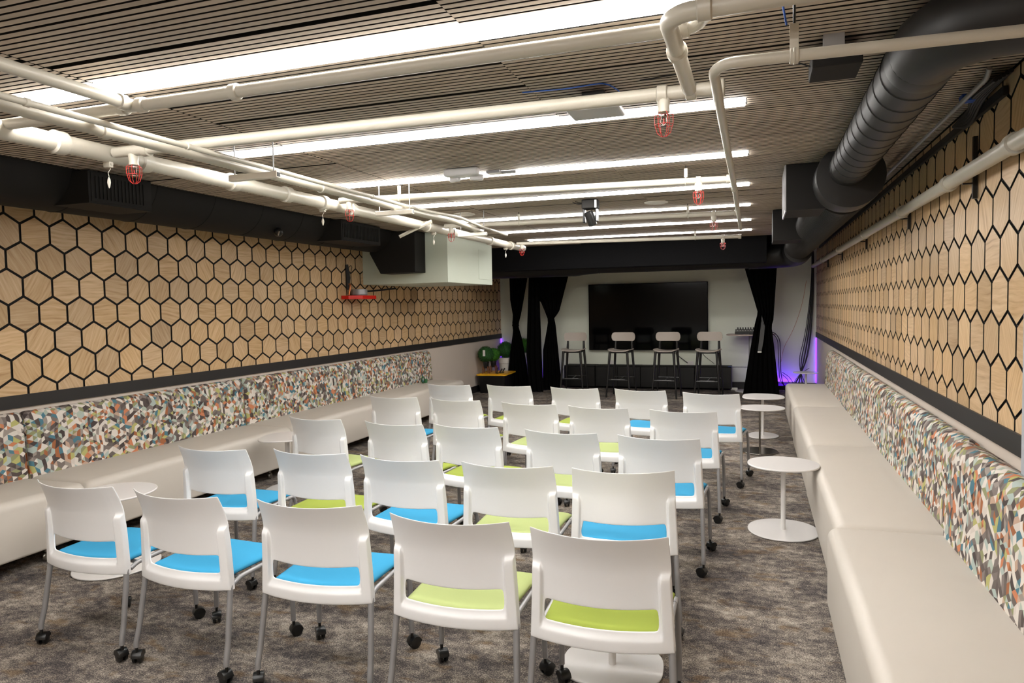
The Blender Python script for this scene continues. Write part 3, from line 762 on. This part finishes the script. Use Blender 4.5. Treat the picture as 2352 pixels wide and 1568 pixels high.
# stubs from the thick main to the cross pipes are the cross pipes themselves; brackets hold the bundle
def strut(y, x0, x1, label, rod=True):
    t = empty('strut_bracket', (x0, y, 2.327)); b = MB()
    b.box(x0, x1, y-.018, y+.018, 2.310, 2.344); tb(b, 'channel', M['strut'], t, smooth=False, bevel=.003)
    e = MB(); e.box(x1, x1+.0015, y-.013, y+.013, 2.316, 2.338); q = tb(e, 'channel_end', M['black'], t, smooth=False); q['label'] = 'dark open channel end'
    for xx in (x0+.03, x1-.03):
        r = MB(); r.tube([(xx, y, 2.34), (xx, y, ZC+.01)], .004, 8); tb(r, 'threaded_rod', M['greymetal'], t)
    return tag(t, label, 'pipe bracket', 'strut brackets holding the left pipes')
strut(3.235, -2.735, -2.42, 'white strut bracket under the left pipes, nearest the camera')
strut(4.885, -2.77, -2.452, 'cream strut bracket under the left pipes, middle one')
strut(6.70, -2.86, -2.55, 'cream strut bracket under the left pipes, farthest one')
b = MB(); b.tube([(-3.32,6.30,2.30),(-3.02,6.42,2.45)], .016, 4); tag(b.build('pipe_brace', M['pipe'], smooth=False), 'short diagonal cream brace beside the thick left pipe', 'pipe brace')

# pendent sprinklers with red wire guards
def make_sprinkler():
    t = empty('sprinkler')
    b = MB(); b.lathe([(.018,.012),(.026,.0),(.022,-.035),(.024,-.052),(.012,-.056)], (0,0,0), 16); b.build('fitting', M['pipe'], t)
    b = MB(); b.lathe([(.010,-.056),(.012,-.066),(.008,-.074)], (0,0,0), 12)
    b.tube([(-.009,0,-.07),(-.013,0,-.088),(0,0,-.102)], .002, 6); b.tube([(.009,0,-.07),(.013,0,-.088),(0,0,-.102)], .002, 6)
    b.lathe([(.003,-.102),(.016,-.104),(.016,-.106),(.003,-.107)], (0,0,0), 14); b.build('sprinkler_head', M['chrome'], t)
    b = MB(); b.tube([(0,0,-.074),(0,0,-.100)], .0025, 6); q = b.build('glass_bulb', M['redwire'], t); q['label'] = 'red liquid bulb'
    b = MB()
    for k in range(3):
        a = PI*k/3; c, s = math.cos(a), math.sin(a)
        pts = [(c*x, s*x, z) for x, z in ((-.022,-.050),(-.036,-.062),(-.036,-.095),(-.026,-.130),(-.010,-.145),(.010,-.145),(.026,-.130),(.036,-.095),(.036,-.062),(.022,-.050))]
        b.tube(pts, .0014, 6)
    for r, z in ((.037,-.066),(.036,-.10)):
        b.tube([(r*math.cos(2*PI*k/20), r*math.sin(2*PI*k/20), z) for k in range(21)], .0013, 6)
    b.build('wire_guard', M['redwire'], t); return t
SP = [(-.34,2.88,2.40,'right end of the second cross pipe'),(-.375,5.168,2.43,'right end of the third cross pipe'),(-.377,7.16,2.43,'right end of the fourth cross pipe'),(-.40,9.76,2.43,'right end of the last cross pipe'),
      (-2.985,2.826,2.40,'left pipe bundle, nearest the camera'),(-3.02,4.91,2.43,'left pipe bundle, second from the camera'),(-3.03,6.91,2.43,'left pipe bundle, third from the camera'),(-3.03,9.305,2.43,'left pipe bundle, farthest from the camera')]
s0 = make_sprinkler()
for i, (x, y, z, w) in enumerate(SP):
    o = s0 if i == 0 else dup(s0); o.location = (x, y, z)
    tag(o, 'sprinkler head in a red wire guard, '+w, 'sprinkler', 'sprinklers in red wire guards')
# clamps with hanging tags on the thick pipe
def make_tag():
    t = empty('pipe_tag'); b = MB()
    b.tube([(0,0,.03),(.008,.006,.0),(-.004,0,-.02),(.002,0,-.04)], .0015, 6); b.build('wire', M['strut'], t)
    b = MB(); b.lathe([(.002,-.042),(.009,-.055),(.012,-.07),(.007,-.09),(.002,-.1)], (0,0,0), 12); b.v = [(p[0], p[1]*.4, p[2]) for p in b.v]; b.build('tag_body', M['strut'], t)
    b = MB(); b.box(-.022,.022,-.012,.012,.005,.036); b.tube([(-.03,0,.022),(.03,0,.022)], .008, 8); b.build('clamp', M['pipe'], t, smooth=False, bevel=.003); return t
t0 = make_tag()
for i, (y, w) in enumerate(((2.83,'nearest the camera'),(4.75,'second from the camera'),(6.75,'third from the camera'),(9.0,'farthest from the camera'))):
    o = t0 if i == 0 else dup(t0); o.location = (-3.16, y, 2.345)
    tag(o, 'small white tag hanging from the thick left pipe, '+w, 'tag', 'white tags hanging from the thick pipe')
# hangers
def hanger(x, y, z, r, label, grp='pipe hangers'):
    t = empty('pipe_hanger', (x, y, z)); b = MB()
    b.box(-.012,.012,-.004,.004,r,.09); b.build('strap', M['pipe'], t, smooth=False)
    b = MB(); b.tube([(0, r*math.cos(2*PI*k/16), r*math.sin(2*PI*k/16)) for k in range(17)], .004, 6); b.build('ring', M['pipe'], t)
    b = MB(); b.tube([(0,0,.08),(0,0,ZC-z+.01)], .004, 8); b.build('rod', M['black'], t)
    return tag(t, label, 'pipe hanger', grp)
hanger(.106, 2.21, 2.295, .020, 'pipe hanger with black rod on the slim right pipe')
hanger(-.46, 5.16, 2.45, .028, 'pipe hanger on the right part of the third cross pipe')
hanger(-2.60, 4.95, 2.45, .028, 'pipe hanger on the left part of the third cross pipe')
hanger(-.62, 7.14, 2.45, .028, 'pipe hanger on the right part of the fourth cross pipe')
hanger(-2.3, 6.98, 2.45, .028, 'pipe hanger on the left part of the fourth cross pipe')
hanger(-.75, 9.70, 2.45, .028, 'pipe hanger on the last cross pipe, right part')
b = MB(); b.tube(smooth_path([(.085,2.20,2.56),(.07,2.19,2.46),(.085,2.20,2.38)], .03), .003, 8); tag(b.build('blue_cable', M['blueplastic']), 'short blue cable looping beside the black hanger rod', 'cable')
for y in (4.04, 5.6, 7.6, 9.6, 11.4):
    b = MB(); b.box(XR-.03, XR-.012, y-.012, y+.012, 2.08, 2.38 if y < 5 else 2.22); b.box(.962, XR-.02, y-.008, y+.008, 2.150, 2.158)
    tag(b.build('pipe_bracket', M['black'], smooth=False), 'black wall bracket under the right wall pipe, %s' % {4.04:'nearest and tallest',5.6:'second from camera',7.6:'third from camera',9.6:'fourth from camera',11.4:'farthest'}[y], 'bracket', 'black brackets on the right wall')

# ceiling mounted devices
t = empty('access_point', (-.69, 3.215, 2.49))
b = MB(); b.box(-.122,.122,-.122,.122,-.022,.006); b.build('cover', M['grey'], t, bevel=.010, seg=3)
b = MB(); b.box(-.05,.05,-.03,.05,.006,.07); b.build('mount', M['black'], t, smooth=False)
b = MB(); b.tube(smooth_path([(.10,.09,.02),(.13,.0,.05),(.08,-.13,.066),(-.1,-.12,.062),(-.3,-.13,.066)], .05), .003, 8); b.build('cable', M['blueplastic'], t)
tag(t, 'flat pale grey wireless access point hanging under the second strip light', 'access point')
t = empty('emergency_light', (-1.93, 4.62, ZC-.003))
b = MB(); b.prism([(-.125,-.05),(.125,-.05),(.130,.0),(.075,.075),(-.075,.075),(-.130,.0)], -.05, 0); b.build('housing', M['grey'], t, bevel=.012, seg=3)
for s in (-1, 1):
    b = MB(); b.box(-.048,.048,-.018,.018,-.03,.014); 
    a = s*.5; b.v = [(p[0]*math.cos(a)-p[1]*math.sin(a)+s*.082, p[0]*math.sin(a)+p[1]*math.cos(a)+.058, p[2]-.045) for p in b.v]
    b.build('lamp_head', M['grey'], t, bevel=.012, seg=3)
tag(t, 'grey two-headed emergency light on the ceiling in front of the third strip light', 'emergency light')
b = MB(); b.box(-1.80,-1.60,4.80,4.83,ZC-.02,ZC-.003); b.box(-1.80,-1.70,4.74,4.79,ZC-.022,ZC-.004); tag(b.build('door_closer_bracket', M['greymetal'], smooth=False), 'small grey metal bracket on the slats beside the emergency light', 'bracket')
t = empty('junction_box', (.285, 2.98, 2.49))
b = MB(); b.box(-.085,.085,-.10,.10,-.035,.03); b.build('cover', M['blackmatte'], t, smooth=False, bevel=.004)
b = MB(); b.box(-.05,.02,-.135,-.10,.0,.07); b.build('mount', M['greymetal'], t, smooth=False)
b = MB(); b.tube(smooth_path([(-.085,.0,0),(-.13,.03,.03),(-.2,.02,.055),(-.75,.12,.062)], .04), .003, 8); b.build('cable', M['cable'], t)
tag(t, 'flat black box under the slats right of the slim pipe', 'box')
t = empty('ceiling_camera', (-1.43, 6.45, ZC-.003))
b = MB(); b.box(-.072,.072,-.06,.06,-.085,0); b.build('base', M['blackmatte'], t, bevel=.010)
b = MB(); b.box(-.068,-.048,-.035,.035,-.21,-.08); b.build('yoke_arm', M['black'], t, bevel=.006)
b = MB(); b.box(.048,.068,-.035,.035,-.20,-.08); b.build('yoke_arm', M['black'], t, bevel=.006)
b = MB(); b.tube([(-.012,-.045,-.115),(.002,-.03,-.16),(.02,.0,-.23)], [.040,.043,.040], 20); q = b.build('lens_barrel', M['black'], t)
b = MB(); b.box(.050,.0685,-.062,-.0605,-.08,-.01); b.box(.060,.069,-.036,-.0355,-.195,-.09); q = b.build('side_trim', M['grey'], t, smooth=False); q['label'] = 'silver side strip'
b = MB(); b.tube(smooth_path([(-.07,0,-.03),(-.12,.0,-.035),(-.17,.01,-.008)], .03), .004, 8); b.tube(smooth_path([(-.07,0,-.02),(-.10,.0,-.022),(-.145,.01,-.006)], .03), .004, 8); b.build('cable', M['cable'], t)
tag(t, 'black pan-tilt video camera hanging from the middle of the ceiling', 'camera')
for x, y, w in ((-.892, 6.90, 'right of the black camera'), (-2.856, 6.86, 'left of the black camera')):
    b = MB(); b.lathe([(.105,-.004),(.112,-.002),(.112,.004)], (x, y, ZC-.004), 32); b.lathe([(.09,-.008),(.1,-.004)], (x, y, ZC-.004), 32)
    tag(b.build('ceiling_speaker', M['offwhite']), 'round white ceiling speaker, '+w, 'speaker', 'round ceiling speakers')
t = empty('ceiling_camera', (-4.40, 5.85, 2.385))
b = MB(); b.sphere((0,0,-.025), .045); b.build('dome', M['black'], t)
b = MB(); b.tube([(.02,-.03,-.06),(.05,-.05,-.02)], .008, 8); q = b.build('bracket', M['chrome'], t)
tag(t, 'small round black camera under the left duct', 'camera')

# fire device on the left wall
t = empty('fire_bell', (XL+.142, 7.95, 1.72))
b = MB(); b.prism([(-.13,-.2),(.0,-.24),(.13,-.12),(.13,.22),(-.13,.22)], 0, .045); b.build('tray', M['red'], t, smooth=False, bevel=.004)
b = MB(); b.lathe([(.095,.046),(.105,.06),(.098,.125),(.06,.13)], (0,.02,0), 24); b.build('canister', M['greymetal'], t)
b = MB(); b.tube(smooth_path([(-.02,-.2,.05),(-.01,-.17,.18),(-.06,-.12,.19)], .02), .012, 10); b.build('pipe', M['copper'], t)
b = MB(); b.tube(smooth_path([(-.13,.1,.10),(-.14,.5,.11),(-.14,1.25,.16)], .1), .014, 8); b.build('wall_arm', M['cable'], t)
tag(t, 'red tray with a grey canister and copper pipe on the left wall below the bulkhead', 'fire device')
b = MB(); b.tube([(XL+.035,7.86,2.16),(XL+.04,7.88,1.99),(XL+.035,7.87,1.84)], [.02,.028,.02], 8)
b.tube([(XL+.03+.03*math.sin(a/8*2*PI), 7.92+.05*math.cos(a/8*2*PI), 2.08+.07*math.sin(a/8*2*PI)) for a in range(9)], .004, 6)
tag(b.build('cable_bundle', M['cable']), 'coiled black cable bundle on the left wall above the red tray', 'cable')

# ------------------------------------------------------------------ stage furniture
t = empty('television', (-1.945, YB-.115, 1.345))
b = MB(); b.box(-1.118,1.118,-.02,.03,-.634,.634); b.build('bezel', M['velvet'], t, smooth=False, bevel=.004)
b = MB(); b.box(-1.108,1.108,-.0225,-.02,-.622,.624); b.build('screen', M['screen'], t, smooth=False)
b = MB(); b.box(-.5,.5,.03,.112,-.3,.3); b.build('wall_mount', M['black'], t, smooth=False)
tag(t, 'very large black flat-screen television on the stage wall', 'television')

def make_stool():
    t = empty('bar_stool')
    # seat: shallow dished slab
    nx, ny = 14, 10; top = []; bot = []
    for j in range(ny+1):
        for i in range(nx+1):
            u = -1+2*i/nx; w = -1+2*j/ny
            k = 1/max(1, (abs(u)**4+abs(w)**4)**.25)
            x = .205*u*k; y = .20*w*k; z = .795+.028*abs(u)**2.4
            top.append((x, y, z)); bot.append((x, y, z-.014))
    n = len(top); W = nx+1; fs = []
    for j in range(ny):
        for i in range(nx):
            a = j*W+i; fs += [(a, a+1, a+W+1, a+W), (n+a, n+a+W, n+a+W+1, n+a+1)]
    for i in range(nx): fs += [(i+1, i, n+i, n+i+1), (ny*W+i, ny*W+i+1, n+ny*W+i+1, n+ny*W+i)]
    for j in range(ny): fs += [(j*W, (j+1)*W, n+(j+1)*W, n+j*W), ((j+1)*W+nx, j*W+nx, n+j*W+nx, n+(j+1)*W+nx)]
    b = MB(); b.add(top+bot, fs); b.build('seat', M['taupe'], t)
    # back panel
    P = rrect(-.208, .208, .948, 1.100, (.055,)*4, 6); fr = []; re = []
    for x, z in P: fr.append((x, .205-.25*(x*x)-.0, z)); re.append((x, .205-.25*(x*x)+.014, z))
    n = len(P); b = MB()
    strips = 28
    V = []; F = []
    for layer, dy in ((0, 0), (1, .014)):
        for i in range(strips+1):
            x = -.208+.416*i/strips; e = max(0, abs(x)-.153); h = .076-(.055-math.sqrt(max(0, .055**2-e*e)))
            for s in (-1, 1): V.append((x, .205-.9*x*x+dy, 1.024+s*h))
    q = 2*(strips+1)
    for i in range(strips):
        a = 2*i; F += [(a, a+2, a+3, a+1), (q+a, q+a+1, q+a+3, q+a+2), (a, q+a, q+a+2, a+2), (a+1, a+3, q+a+3, q+a+1)]
    F += [(0, 1, q+1, q), (2*strips, q+2*strips, q+2*strips+1, 2*strips+1)]
    b.add(V, F); b.build('backrest', M['taupe'], t)
    for s in (-1, 1):
        b = MB(); b.tube([(s*.150,-.150,.785),(s*.205,-.225,0)], [.023,.014], 10); b.build('leg', M['black'], t)
        b = MB(); b.tube([(s*.140,.222,1.06),(s*.150,.190,.79),(s*.205,.245,0)], [.014,.023,.014], 10); b.build('leg', M['black'], t)
    b = MB(); b.tube([(-.15,-.15,.77),(.15,-.15,.77),(.15,.18,.77),(-.15,.18,.77),(-.15,-.15,.77)], .014, 8); b.build('seat_frame', M['black'], t)
    b = MB(); b.tube([(-.183,-.195,.30),(.183,-.195,.30)], .012, 8); b.tube([(-.18,.215,.32),(.18,.215,.32)], .010, 8); b.tube([(0,-.195,.30),(0,.215,.32)], .008, 8); b.build('footrest', M['black'], t)
    b = MB(); b.box(-.12,.12,-.207,-.186,.309,.314); q = b.build('foot_plate', M['greymetal'], t, smooth=False); q['label'] = 'silver footrest plate'
    return t
s0 = make_stool()
for i, (x, y, a, w) in enumerate(((-3.045,12.20,2,'leftmost, beside the gathered black curtain'),(-2.195,12.15,-5,'second from left, before the television'),
                                  (-1.425,12.15,-4,'third from left, before the television'),(-.735,12.15,-4,'rightmost, nearest the mixer table'))):
    o = s0 if i == 0 else dup(s0); o.location = (x, y, 0); o.rotation_euler = (0, 0, math.radians(a))
    tag(o, 'bar stool with taupe seat and back and black legs, '+w, 'bar stool', 'bar stools on the stage')
for i, (x0, x1, y0, h, w) in enumerate(((-3.49,-2.89,13.20,.432,'leftmost, behind the first bar stool'),(-2.885,-2.035,13.25,.430,'second from left, under the television'),
                                (-2.03,-1.05,13.25,.428,'third from left, under the television'),(-1.045,-.405,13.25,.432,'rightmost, with blue tape on its corner'))):
    t = empty('media_cabinet', ((x0+x1)/2, (y0+13.6)/2, 0)); 
    b = MB(); b.box(x0, x1, y0+.02, 13.6, .03, h); tb(b, 'body', M['blackmatte'], t, smooth=False, bevel=.004)
    b = MB(); n = 1 if x1-x0 < .7 else 2
    for k in range(n):
        a = x0+(x1-x0)*k/n; c = x0+(x1-x0)*(k+1)/n
        b = MB(); b.box(a+.004, c-.004, y0, y0+.018, .04, h-.02); tb(b, 'door', M['black'], t, smooth=False, bevel=.003)
    if i == 3:
        b = MB(); b.box(x1-.06, x1+.002, y0+.0, y0+.04, h-.001, h+.006); q = tb(b, 'tape', M['blueplastic'], t, smooth=False); q['label'] = 'blue tape'
        b = MB(); b.box(x1, x1+.003, y0+.02, 13.6, .03, h); q = tb(b, 'side_panel', mat('grey_laminate', srgb(96,94,94), .5, noise=.03), t, smooth=False); q['label'] = 'grey side panel'
    tag(t, 'low black media cabinet, '+w, 'cabinet', 'low black cabinets under the television')
for x, w in ((-1.161,'with a black plug, right'), (-2.641,'behind the second stool, left')):
    b = MB(); b.box(x-.06, x+.06, YB-.008, YB, .42, .50); tag(b.build('wall_outlet', M['offwhite'], smooth=False, bevel=.002), 'white wall outlet above the black cabinets, '+w, 'outlet')
b = MB(); b.tube(smooth_path([(-1.62,YB-.10,.78),(-1.5,YB-.06,.70),(-1.25,YB-.03,.50),(-1.20,YB-.012,.46)], .08), .006, 6); tag(b.build('power_cable', M['cable']), 'black power cable from the television to the white outlet', 'cable')
b = MB(); b.tube(smooth_path([(-.98,YB-.05,.72),(-.9,YB-.05,.6),(-.72,YB-.06,.46)], .08), .004, 6); tag(b.build('power_cable', M['cable']), 'thin black cable hanging below the television right corner', 'cable')
b = MB(); b.tube(smooth_path([(-.40,YB-.02,.40),(-.1,YB-.018,.395),(.2,YB-.018,.40)], .05), .004, 6); tag(b.build('power_cable', M['cable']), 'thin dark cable along the wall right of the cabinets', 'cable')

# tall table with the mixer
t = empty('bar_table', (-.075, 13.24, 0))
b = MB(); b.prism(blob(.415,.30,2.3), 1.0, 1.022); b.build('tabletop', mat('pinkish_laminate', srgb(206,186,176), .4, noise=.03), t, bevel=.008)
b = MB(); b.tube([(0,0,.01),(0,0,1.005)], .035, 20); b.build('pole', M['greymetal'], t)
b = MB(); b.lathe([(.27,.0),(.27,.008),(.05,.022)], (0,0,.002), 36); b.build('base', M['table'], t)
tag(t, 'tall standing table with a pinkish top, half hidden by the right curtain', 'table')
t = empty('audio_mixer', (-.14, 13.24, 1.023))
b = MB(); b.prism([(-.14,.0),(.14,.0),(.14,.085),(-.14,.04)], -.20, .20, 'x'); b.build('body', M['black'], t, smooth=False, bevel=.006)
for k in range(8):
    b = MB(); b.lathe([(.012,0),(.010,.04)], (-.155+k*.044, .08, .075), 10); b.build('knob', M['black'], t)
for k in range(8):
    b = MB(); b.box(-.163+k*.044, -.147+k*.044, -.07, -.05, .058, .070); q = b.build('fader', M['grey'], t, smooth=False)
tag(t, 'black audio mixer with a row of knobs on the tall table', 'audio mixer')
b = MB(); b.box(-.10,.06,12.99,13.07,1.023,1.047); tag(b.build('microphone_receiver', M['black'], smooth=False, bevel=.006), 'small black device in front of the mixer on the tall table', 'device')
b = MB(); b.tube(smooth_path([(.10,13.2,1.04),(.30,13.1,1.07),(.40,13.02,.95),(.41,13.02,.6),(.42,13.05,.3),(.50,13.2,.01)], .12), .007, 8)
b.tube(smooth_path([(.10,13.22,1.05),(.28,13.08,1.05),(.37,13.05,.93),(.38,13.05,.6),(.40,13.1,.2),(.6,13.3,.012)], .12), .006, 8)
tag(b.build('cable_bundle', M['cable']), 'black cables looping down from the mixer table beside the right curtain', 'cable')
b = MB()
for k, (dx, r) in enumerate(((0,.011),(-.016,.009),(.014,.008),(.02,.006),(-.03,.006))):
    b.tube(smooth_path([(.955+dx*.5,YB-.09,2.5),(.965+dx*.6,YB-.06,2.2),(.955+dx,YB-.05,1.7),(.90+dx*2,YB-.06-.01*k,1.0),(.80+dx*3,YB-.09,.45),(.70-dx*6,YB-.25,.012)], .3, 6), r, 8)
tag(b.build('cable_bundle', M['cable']), 'thick bundle of black cables dropping down the right back corner', 'cable')
b = MB(); b.tube(smooth_path([(.86,YB-.02,1.95),(.80,YB-.02,1.55),(.66,YB-.02,1.1),(.48,YB-.02,.75),(.44,YB-.02,.5)], .3, 6), .0025, 6)
tag(b.build('thin_wire', M['copper']), 'thin orange wire sagging across the back wall right of the curtain', 'wire')
b = MB()
for (a, c) in (((.45,13.3,.30),(.62,13.35,.012)), ((.45,13.3,.34),(.70,13.4,.012)), ((.9,13.5,.4),(.55,13.3,.012))):
    b.tube(smooth_path([a, ((a[0]+c[0])/2, 13.35, a[2]*.75), c], .1), .005, 6)
tag(b.build('cable_tangle', M['cable']), 'loose black cables spreading on the floor in the purple-lit corner', 'cable')
b = MB(); b.box(-.42,-.30,13.30,13.36,.002,.05); tag(b.build('power_strip', M['offwhite'], smooth=False, bevel=.01), 'white plug block on the floor left of the right curtain', 'power strip')

# purple lights in the corners
b = MB(); b.box(XR-.020, XR-.004, YB-.028, YB-.016, .13, .93); q = b.build('led_strip', M['purple'], smooth=False); tag(q, 'glowing purple vertical light strip in the right back corner', 'light strip', 'purple light strips')
b = MB(); b.box(XL+.006, XL+.018, YB-.028, YB-.016, .13, .93); q = b.build('led_strip', M['purple'], smooth=False); tag(q, 'glowing purple vertical light strip in the left back corner', 'light strip', 'purple light strips')
t = empty('uplight', (.47, 13.58, 0))
b = MB(); b.box(-.22,.22,-.04,.04,.0,.04); b.box(-.22,.22,-.04,-.03,.04,.075); b.build('housing', M['black'], t, smooth=False)
b = MB(); b.box(-.21,.21,-.028,.036,.04,.05); b.build('lens', M['purplespot'], t, smooth=False)
tag(t, 'purple floor uplight behind the right curtain', 'uplight', 'purple floor uplights')
o = dup(t); o.location = (-4.10, 13.58, 0); o.scale = (.3, .7, 1); tag(o, 'purple floor uplight behind the leftmost curtain', 'uplight', 'purple floor uplights')

# ------------------------------------------------------------------ plants and tote
t = empty('storage_tote', (-4.62, 12.50, 0), math.radians(4))
b = MB(); n = 4
P0 = rrect(-.24,.24,-.33,.33,(.05,)*4,5); P1 = rrect(-.27,.27,-.36,.36,(.05,)*4,5); m_ = len(P0)
b.add([(p[0],p[1],.002) for p in P0]+[(p[0],p[1],.325) for p in P1], [tuple(range(m_-1,-1,-1)), tuple(range(m_,2*m_))]+[(i,(i+1)%m_,m_+(i+1)%m_,m_+i) for i in range(m_)])
b.build('body', M['black'], t)
b = MB(); b.prism(rrect(-.29,.29,-.38,.38,(.05,)*4,5), .322, .345); b.prism(rrect(-.24,.24,-.33,.33,(.04,)*4,5), .345, .352)
for k in range(4): b.box(-.21+k*.12,-.15+k*.12,-.36,-.34,.345,.358)
b.build('lid', M['yellow'], t, bevel=.006)
tag(t, 'black storage tote with a yellow lid under the topiary plants', 'storage tote')
def ball(b, c, r, n):
    for k in range(n):
        z = 1-2*(k+.5)/n; a = k*2.399963+random.uniform(-.1,.1); q = math.sqrt(1-z*z)
        d = Vector((q*math.cos(a), q*math.sin(a), z)); rr = r*random.uniform(.88, 1.04)
        p = Vector(c)+d*rr; s = random.uniform(.008,.013)
        t1 = (d.orthogonal().normalized()+d*random.uniform(-.8,.8)).normalized(); t1.rotate(Matrix.Rotation(random.uniform(0, 2*PI), 3, d)); t2 = (t1.cross(d)+d*random.uniform(-.6,.6)).normalized()
        b.add([p-t1*s, p+t2*s*.6+d*.003, p+t1*s, p-t2*s*.6+d*.003], [(0,1,2,3)])
def topiary(x, y, z0, r, pot, label, leaf='leaf', ph=.12, pr=.055, n=1500, legs=False, tagc=False):
    t = empty('potted_topiary', (x, y, z0))
    zb = .0
    if legs:
        for s in (-1, 1):
            for w in (-1, 1):
                b = MB(); b.tube([(s*.055, w*.04, .0), (s*.045, w*.035, .13)], .010, 6); b.build('stand_leg', M['brown'], t)
        zb = .10
    b = MB(); b.lathe([(pr*.8,zb),(pr,zb+ph*.8),(pr*1.1,zb+ph*.82),(pr*1.1,zb+ph),(pr*.9,zb+ph)], (0,0,0), 24); b.build('pot', pot, t)
    b = MB(); b.tube([(0,0,zb+ph*.5),(0,0,zb+ph+r*.3)], .012, 8); b.build('stem', M['brown'], t)
    b = MB(); b.sphere((0,0,zb+ph+r*.92), r*.9, 20, 12); ball(b, (0,0,zb+ph+r*.92), r, n); b.build('foliage', M[leaf], t, smooth=False)
    if tagc:
        b = MB(); b.box(-.0,.045,-r*1.0-.004,-r*1.0,zb+ph+r*.75,zb+ph+r*1.5); q = b.build('care_tag', M['offwhite'], t, smooth=False); q['label'] = 'white and pale blue plant tag'
    return tag(t, label, 'plant', 'topiary ball plants by the left wall')
topiary(-4.73, 12.25, .353, .148, M['black'], 'dark green topiary ball with a white care tag, in a black pot', legs=True, tagc=True)
topiary(-4.66, 12.46, .353, .125, M['black'], 'brighter green topiary ball just behind the tagged one on the tote', 'leaf2', legs=True)
topiary(-4.66, 13.15, 0, .165, M['offwhite'], 'large dark green topiary ball in a tall white pot behind the tote', ph=.58, pr=.13, n=1800)
topiary(-4.38, 13.42, 0, .15, M['offwhite'], 'bright green topiary ball farthest back, partly behind the leftmost curtain', 'leaf2', ph=.66, pr=.10)
for i, (x, y, a) in enumerate(((-4.50,12.36,.5),(-4.47,12.42,.6),(-4.53,12.28,1.2))):
    b = MB(); b.tube([(x,y,.368),(x+.05*math.cos(a),y+.02,.368+.07*math.sin(a)+.03)], .013, 10); b.box(x-.02,x+.03,y-.02,y+.02,.353,.366)
    tag(b.build('microphone_clip', M['black']), 'small black clip standing on the yellow tote lid, %s' % ('front of the pair','back of the pair','leftmost, nearest the pots')[i], 'clip', 'black clips on the tote lid')
t = empty('tape_dispenser', (-4.70, 9.55, .463))
b = MB(); b.tube([(.0, .045*math.cos(2*PI*k/20), .055+.045*math.sin(2*PI*k/20)) for k in range(21)], .010, 8); b.build('roll', M['leaf'] if False else mat('dark_green_plastic', srgb(28,74,40), .4, noise=.05), t)
b = MB(); b.box(-.015,.015,.05,.12,.0,.06); b.build('body', mat('green_plastic', srgb(52,110,66), .4, noise=.05), t, smooth=False, bevel=.006)
tag(t, 'small green coil with a tab on the far end of the left bench', 'coil')

# right wall black cable tray near the ceiling
b = MB()
for k in range(5):
    b.tube(smooth_path([(XR-.03-.014*k, 3.5, 2.535-.008*k), (XR-.05-.012*k, 3.8, 2.51), (XR-.03, 4.1, 2.44+.02*k), (XR-.03, 4.4, 2.51)], .12), .010, 8)
b.box(XR-.03, XR-.012, 3.6, 12.9, 2.46, 2.50)
tag(b.build('cable_bundle', M['cable']), 'black cables and tray in the corner of the slats and right hexagon wall', 'cable')
b = MB(); b.box(.90,.955,3.80,3.86,2.50,2.53); tag(b.build('blue_label', M['blueplastic'], smooth=False), 'small blue tab among the black cables at top right', 'tab')

# ------------------------------------------------------------------ light + view
w = bpy.data.worlds.new('world'); w.use_nodes = True; S.world = w
w.node_tree.nodes['Background'].inputs[0].default_value = (.9, .85, .8, 1); w.node_tree.nodes['Background'].inputs[1].default_value = .02
vs = S.view_settings; vs.view_transform = 'Standard'; vs.look = 'None'; vs.exposure = 1.78; vs.gamma = 1; vs.use_curve_mapping = False
